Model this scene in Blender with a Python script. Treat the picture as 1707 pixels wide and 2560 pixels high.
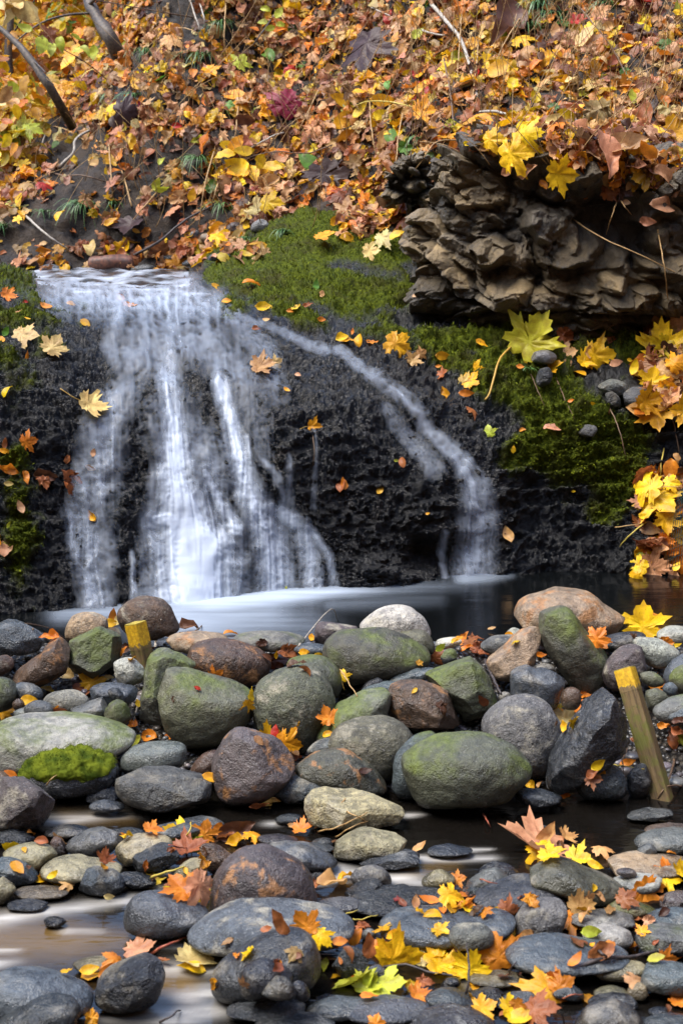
import bpy, bmesh, math, random
import numpy as np
from mathutils import Vector, Matrix, noise as mnoise
from mathutils.bvhtree import BVHTree
random.seed(7); RNG = np.random.default_rng(7)
SC = bpy.context.scene
for o in list(bpy.data.objects): bpy.data.objects.remove(o)
C = SC.collection

# ------------------------------------------------------------- camera, sky, sun
W, H = 1707.0, 2560.0
FPX = 3939.0
PITCH = math.radians(12.48)
CAMZ = 1.6
cd = bpy.data.cameras.new('camera'); cam = bpy.data.objects.new('camera', cd); C.objects.link(cam)
cam.location = (0, 0, CAMZ); cam.rotation_euler = (math.pi/2 - PITCH, 0, 0)
cd.sensor_fit = 'VERTICAL'; cd.sensor_height = 36; cd.sensor_width = 24; cd.lens = 36*FPX/H
cd.clip_start = 0.05; cd.clip_end = 400
cd.dof.use_dof = True; cd.dof.focus_distance = 5.4; cd.dof.aperture_fstop = 7.0
SC.camera = cam
wd = bpy.data.worlds.new('World'); SC.world = wd; wd.use_nodes = True
wn = wd.node_tree.nodes; bg = wn['Background']
sky = wn.new('ShaderNodeTexSky'); sky.sky_type = 'NISHITA'; sky.sun_disc = False
SUN_EL, SUN_AZ = math.radians(64), math.radians(252)      # azimuth clockwise from +Y: high on the left, a little behind the camera
sky.sun_elevation = SUN_EL; sky.sun_rotation = SUN_AZ
sky.air_density = 1.0; sky.dust_density = 1.5; sky.ozone_density = 2.5
wd.node_tree.links.new(sky.outputs[0], bg.inputs[0]); bg.inputs[1].default_value = 0.135
sl = bpy.data.lights.new('sun', 'SUN'); sun = bpy.data.objects.new('sun', sl); C.objects.link(sun)
sl.energy = 1.4; sl.angle = math.radians(40); sl.color = (1, .94, .84)
sd = Vector((math.sin(SUN_AZ)*math.cos(SUN_EL), math.cos(SUN_AZ)*math.cos(SUN_EL), math.sin(SUN_EL)))
sun.rotation_euler = sd.to_track_quat('Z', 'Y').to_euler(); sun.location = sd*20
SC.view_settings.view_transform = 'Standard'; SC.view_settings.look = 'None'
SC.view_settings.exposure = 2.1; SC.view_settings.gamma = 1
SC.cycles.transparent_max_bounces = 24

# ------------------------------------------------------------- projection helpers
cp, sp = math.cos(PITCH), math.sin(PITCH)
FWD = np.array([0, cp, -sp]); UP = np.array([0, sp, cp]); RT = np.array([1., 0, 0]); CAM = np.array([0, 0, CAMZ])
def ray(px, py):
    px = np.asarray(px, float); py = np.asarray(py, float)
    a = (px-W/2)/FPX; b = (py-H/2)/FPX
    return FWD + a[..., None]*RT - b[..., None]*UP
def at(px, py, Y):
    d = ray(px, py); t = np.asarray(Y, float)/d[..., 1]
    return CAM + d*t[..., None]
def proj(P):
    q = np.asarray(P)-CAM; t = q@FWD
    return W/2+FPX*(q@RT)/t, H/2-FPX*(q@UP)/t
def hit_z(px, py, z):
    d = ray(px, py); return CAM + d*((z-CAMZ)/d[..., 2])[..., None]
CROP = {'A': (0, 1440, 860/1568), 'B': (850, 1440, 857/1568), 'C': (0, 2000, 860/1568), 'D': (850, 2000, 857/1568),
        'E': (0, 0, 860/1568), 'F': (850, 0, 857/1568), 'G': (0, 640, 860/1568), 'H': (850, 640, 857/1568), 'd': (0, 0, W/1568), 's': (0, 0, 1.0)}
def cpx(c, pts):
    ox, oy, s = CROP[c]; p = np.array(pts, float).reshape(-1, 2)
    return p*s + np.array([ox, oy])

# ------------------------------------------------------------- numpy noise
_perm = np.random.default_rng(3).permutation(256); _perm = np.concatenate([_perm, _perm, _perm])
_g = np.random.default_rng(4).normal(size=(256, 3)); _g /= np.linalg.norm(_g, axis=1)[:, None]
def perlin(P):
    P = np.asarray(P, float); i = np.floor(P).astype(int); f = P-i; i = i & 255
    u = f*f*f*(f*(f*6-15)+10); r = 0
    for dx in (0, 1):
        for dy in (0, 1):
            for dz in (0, 1):
                h = _perm[_perm[_perm[(i[:, 0]+dx) & 255]+((i[:, 1]+dy) & 255)]+((i[:, 2]+dz) & 255)]
                g = _g[h]
                d = g[:, 0]*(f[:, 0]-dx)+g[:, 1]*(f[:, 1]-dy)+g[:, 2]*(f[:, 2]-dz)
                w = (u[:, 0] if dx else 1-u[:, 0])*(u[:, 1] if dy else 1-u[:, 1])*(u[:, 2] if dz else 1-u[:, 2])
                r = r+d*w
    return r*1.6
def fbm(P, o=4, lac=2.1, gain=.5):
    r = 0; a = 1.0; P = np.asarray(P, float)
    for k in range(o): r = r+a*perlin(P+17.3*k); P = P*lac; a *= gain
    return r
def ridged(P, o=4, gain=.5):
    r = 0; a = 1.0; P = np.asarray(P, float)
    for k in range(o): r = r+a*(1-2*np.abs(perlin(P+9.1*k))); P = P*2.1; a *= gain
    return r
def rbf(ctrl, X, Y, s=1000.):
    c = np.array(ctrl, float); p = c[:, :2]/s; n = len(p)
    def U(r2): return np.where(r2 > 0, r2*np.log(r2+1e-12), 0)
    K = U(((p[:, None]-p[None])**2).sum(-1))+np.eye(n)*1e-4; Q = np.c_[np.ones(n), p]
    A = np.block([[K, Q], [Q.T, np.zeros((3, 3))]]); sol = np.linalg.solve(A, np.r_[c[:, 2], 0, 0, 0])
    q = np.c_[X.ravel(), Y.ravel()]/s; out = np.zeros(len(q))
    for k in range(0, len(q), 20000):
        b = q[k:k+20000]; out[k:k+20000] = U(((b[:, None]-p[None])**2).sum(-1))@sol[:n]+sol[n]+b@sol[n+1:]
    return out.reshape(X.shape)
def seg_field(px, py, strokes, sx=1.):
    """largest weight of soft strokes (polyline points x, y, half width, weight) at each point"""
    out = np.zeros(px.shape)
    px = px/sx
    for st in strokes:
        for (x0, y0, w0, a0), (x1, y1, w1, a1) in zip(st[:-1], st[1:]):
            x0, x1 = x0/sx, x1/sx
            dx, dy = x1-x0, y1-y0; L = dx*dx+dy*dy+1e-9
            t = np.clip(((px-x0)*dx+(py-y0)*dy)/L, 0, 1)
            d = np.hypot(px-x0-t*dx, py-y0-t*dy); w = w0+(w1-w0)*t; a = a0+(a1-a0)*t
            out = np.maximum(out, a*np.exp(-(d/w)**2*1.2))
    return out

# ------------------------------------------------------------- mesh helpers
def mesh_np(name, V, F, attrs=None, smooth=True):
    me = bpy.data.meshes.new(name); V = np.asarray(V, np.float32); F = np.asarray(F, np.int32); n = F.shape[1]
    me.vertices.add(len(V)); me.vertices.foreach_set('co', V.ravel())
    me.loops.add(F.size); me.loops.foreach_set('vertex_index', F.ravel())
    me.polygons.add(len(F)); me.polygons.foreach_set('loop_start', np.arange(0, F.size, n, dtype=np.int32))
    if smooth: me.polygons.foreach_set('use_smooth', np.ones(len(F), bool))
    for k, a in (attrs or {}).items():
        a = np.asarray(a, np.float32)
        if a.ndim == 1:
            t = me.attributes.new(k, 'FLOAT', 'POINT'); t.data.foreach_set('value', a)
        else:
            t = me.attributes.new(k, 'FLOAT_COLOR', 'POINT'); t.data.foreach_set('color', np.c_[a, np.ones(len(a))].astype(np.float32).ravel())
    me.update(calc_edges=True); me.validate(); return me
def obj(name, me, mat, parent=None, loc=None):
    o = bpy.data.objects.new(name, me); C.objects.link(o)
    if mat is not None and len(me.materials) == 0: me.materials.append(mat)
    if parent is not None: o.parent = parent
    if loc is not None: o.location = loc
    return o
def tag(o, label, cat, group=None):
    o['label'] = label; o['category'] = cat
    if group: o['group'] = group
    return o
def struct(o): o['kind'] = 'structure'; return o
def stuff(o, label=None):
    o['kind'] = 'stuff'
    if label: o['label'] = label
    return o
def grid_faces(nu, nv):
    i = np.arange(nu*nv).reshape(nv, nu)
    return np.stack([i[:-1, :-1], i[:-1, 1:], i[1:, 1:], i[1:, :-1]], -1).reshape(-1, 4)
COL = []          # colliders (V, F) for laying leaves and twigs on
def collide(V, F): COL.append((np.asarray(V), np.asarray(F)))
def tube(pts, rads, n=7):
    """tapered tube along points, closed ends; returns V, F(quads)"""
    pts = np.asarray(pts, float); m = len(pts); V = []; 
    tg = np.gradient(pts, axis=0); tg /= np.linalg.norm(tg, axis=1)[:, None]+1e-9
    ref = np.array([0.3, -1, .2]); ref /= np.linalg.norm(ref)
    for k in range(m):
        a = np.cross(tg[k], ref); 
        if np.linalg.norm(a) < .05: a = np.cross(tg[k], [1, 0, 0])
        a /= np.linalg.norm(a); b = np.cross(tg[k], a)
        th = np.arange(n)*2*math.pi/n
        V.append(pts[k]+rads[k]*(np.cos(th)[:, None]*a+np.sin(th)[:, None]*b))
    V = np.concatenate(V+[pts[:1], pts[-1:]]); F = []
    for k in range(m-1):
        for j in range(n): F.append([k*n+j, k*n+(j+1) % n, (k+1)*n+(j+1) % n, (k+1)*n+j])
    for j in range(n):
        F.append([m*n, (j+1) % n, j, j]) ; F.append([m*n+1, (m-1)*n+j, (m-1)*n+(j+1) % n, (m-1)*n+(j+1) % n])
    return V, F
def poly_mesh(name, V, F):
    F = [tuple(dict.fromkeys(f)) for f in F]
    me = bpy.data.meshes.new(name); me.from_pydata([tuple(v) for v in V], [], F)
    for p in me.polygons: p.use_smooth = True
    return me
def spline(pts, n):
    """open Catmull-Rom through points"""
    p = np.asarray(pts, float); 
    if len(p) < 3: 
        t = np.linspace(0, 1, n)[:, None]; return p[0]*(1-t)+p[-1]*t
    q = np.concatenate([[2*p[0]-p[1]], p, [2*p[-1]-p[-2]]]); out = []
    T = np.linspace(0, len(p)-1, n)
    for T_ in T:
        k = min(int(T_), len(p)-2); t = T_-k; a, b, c, d = q[k:k+4]
        out.append(.5*((2*b)+(-a+c)*t+(2*a-5*b+4*c-d)*t*t+(-a+3*b-3*c+d)*t**3))
    return np.array(out)

# ------------------------------------------------------------- materials
def new_mat(name):
    m = bpy.data.materials.new(name); m.use_nodes = True; nt = m.node_tree
    return m, nt, nt.nodes['Principled BSDF'], nt.nodes['Material Output']
class NB:
    """tiny node builder"""
    def __init__(s, nt): s.nt = nt; s.n = nt.nodes; s.l = nt.links
    def node(s, t, **k):
        x = s.n.new(t)
        for a, v in k.items(): setattr(x, a, v)
        return x
    def put(s, sock, v):
        if hasattr(v, 'is_output') or isinstance(v, bpy.types.NodeSocket): s.l.new(v, sock)
        else:
            if isinstance(v, tuple) and len(v) == 3 and sock.type == 'RGBA': v = v+(1,)
            sock.default_value = v
    def coord(s): return s.node('ShaderNodeTexCoord').outputs['Object']
    def noise(s, vec, scale, detail=4, rough=.55, dist=0.):
        x = s.node('ShaderNodeTexNoise'); s.put(x.inputs['Vector'], vec); x.inputs['Scale'].default_value = scale
        x.inputs['Detail'].default_value = detail; x.inputs['Roughness'].default_value = rough; x.inputs['Distortion'].default_value = dist
        return x.outputs['Fac']
    def vor(s, vec, scale, feature='F1', out='Distance'):
        x = s.node('ShaderNodeTexVoronoi', feature=feature); s.put(x.inputs['Vector'], vec); x.inputs['Scale'].default_value = scale
        return x.outputs[out]
    def ramp(s, fac, a, b, va=0., vb=1.):
        x = s.node('ShaderNodeMapRange', interpolation_type='SMOOTHSTEP'); s.put(x.inputs[0], fac)
        for k, v in zip((1, 2, 3, 4), (a, b, va, vb)): s.put(x.inputs[k], v)
        return x.outputs[0]
    def mix(s, f, a, b, mode='MIX'):
        x = s.node('ShaderNodeMix', data_type='RGBA', blend_type=mode, clamp_factor=True)
        s.put(x.inputs[0], f); s.put(x.inputs[6], a); s.put(x.inputs[7], b); return x.outputs[2]
    def math(s, op, a, b=0., clamp=False):
        x = s.node('ShaderNodeMath', operation=op, use_clamp=clamp); s.put(x.inputs[0], a); s.put(x.inputs[1], b); return x.outputs[0]
    def attr(s, name, out='Fac', kind='GEOMETRY'):
        x = s.node('ShaderNodeAttribute', attribute_name=name, attribute_type=kind); return x.outputs[out]
    def bump(s, h, strength, dist, normal=None):
        x = s.node('ShaderNodeBump'); s.put(x.inputs['Height'], h); x.inputs['Strength'].default_value = strength; x.inputs['Distance'].default_value = dist
        if normal is not None: s.put(x.inputs['Normal'], normal)
        return x.outputs[0]
    def sep(s, v): 
        x = s.node('ShaderNodeSeparateXYZ'); s.put(x.inputs[0], v); return x.outputs

WATER_Z = -0.16
def stone_mat(name, patch=(.1, .13, .05), pscale=5, lo=.5, hi=.65, pamt=.8, grain=.3, rough=.55, bump=.25, up_patch=False, speck=0., pits=False):
    m, nt, b, out = new_mat(name); n = NB(nt)
    oi = n.node('ShaderNodeObjectInfo'); col = oi.outputs['Color']
    rnd = n.node('ShaderNodeVectorMath', operation='SCALE'); n.put(rnd.inputs[0], (7.3, 3.1, 5.7)); n.put(rnd.inputs[3], oi.outputs['Random'])
    add = n.node('ShaderNodeVectorMath', operation='ADD'); n.put(add.inputs[0], n.coord()); n.put(add.inputs[1], rnd.outputs[0]); P = add.outputs[0]
    big = n.noise(P, 9, 3, .5); med = n.noise(P, 38, 5, .65); fine = n.noise(P, 220, 3, .6)
    c = n.mix(n.ramp(big, .3, .7), n.mix(1., col, (.5, .51, .52), 'MULTIPLY'), n.mix(1., col, (1.3, 1.27, 1.2), 'MULTIPLY'))
    c = n.mix(n.ramp(med, .35, .7, 0, .8*grain+.3), c, n.mix(1., col, (2.1, 2.05, 1.9), 'MULTIPLY'))
    c = n.mix(n.ramp(n.noise(P, 75, 4, .7), .56, .7, 0, .35+grain), c, n.mix(1., col, (.3, .3, .3), 'MULTIPLY'))
    c = n.mix(n.ramp(fine, .5, .72, 0, grain), c, n.mix(1., col, (.35, .35, .36), 'MULTIPLY'))
    c = n.mix(n.ramp(n.noise(P, 150, 2, .5), .62, .72, 0, grain), c, n.mix(.4, n.mix(1., col, (2., 2., 1.9), 'MULTIPLY'), (.4, .4, .38)))
    pm = n.ramp(n.noise(P, pscale, 6, .68, .4), lo, hi, 0, pamt)
    if up_patch:
        nz = n.sep(n.node('ShaderNodeNewGeometry').outputs['Normal'])[2]
        pm = n.math('MULTIPLY', pm, n.ramp(nz, -.2, .45))
    c = n.mix(pm, c, n.mix(n.ramp(med, .3, .7), patch, tuple(min(1, x*1.9) for x in patch)))
    if speck: c = n.mix(n.ramp(n.vor(P, 95), .12, .24, speck, 0.), c, (.03, .028, .03))
    # wet foot: a damp line just above the stream
    pos = n.node('ShaderNodeNewGeometry').outputs['Position']; z = n.sep(pos)[2]
    zz = n.math('ADD', z, n.math('MULTIPLY', n.math('SUBTRACT', n.noise(P, 14, 3, .6), .5), .05))
    wet = n.ramp(zz, WATER_Z+.018, WATER_Z+.050, 1., 0.)
    c = n.mix(wet, c, n.mix(1., c, (.34, .34, .36), 'MULTIPLY'))
    n.put(b.inputs['Base Color'], c)
    r = n.ramp(med, .3, .7, rough-.1, rough+.12)
    r = n.math('SUBTRACT', r, n.math('MULTIPLY', wet, rough-.17)); n.put(b.inputs['Roughness'], r)
    b.inputs['Specular IOR Level'].default_value = .5
    h = n.math('ADD', n.math('ADD', n.math('MULTIPLY', med, 1.), n.math('MULTIPLY', fine, .5)), n.math('ADD', n.math('MULTIPLY', n.noise(P, 16, 5, .7), 1.8), n.ramp(n.vor(P, 42), .04, .2, -.22, 0.)))
    if pits: h = n.math('ADD', h, n.ramp(n.vor(P, 28), .05, .22, -.35, 0.))
    n.put(b.inputs['Normal'], n.bump(h, bump, .02))
    return m
MAT = {}
MAT['s'] = stone_mat('smooth_stone', (.20, .18, .14), 7, .52, .7, .5, .38, .31, .45)
MAT['m'] = stone_mat('algae_stone', (.058, .074, .010), 5, .42, .62, .9, .5, .55, .5, True)
MAT['r'] = stone_mat('rusty_stone', (.21, .10, .035), 13, .52, .64, .85, .5, .48, .5)
MAT['k'] = stone_mat('grainy_stone', (.22, .20, .15), 15, .5, .68, .7, .75, .68, .55, False, .7, True)
MAT['w'] = stone_mat('wet_stone', (.14, .14, .13), 18, .55, .68, .6, .45, .22, .6)
MAT['l'] = stone_mat('layered_stone', (.17, .15, .11), 10, .5, .66, .6, .55, .42, .8)
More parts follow.
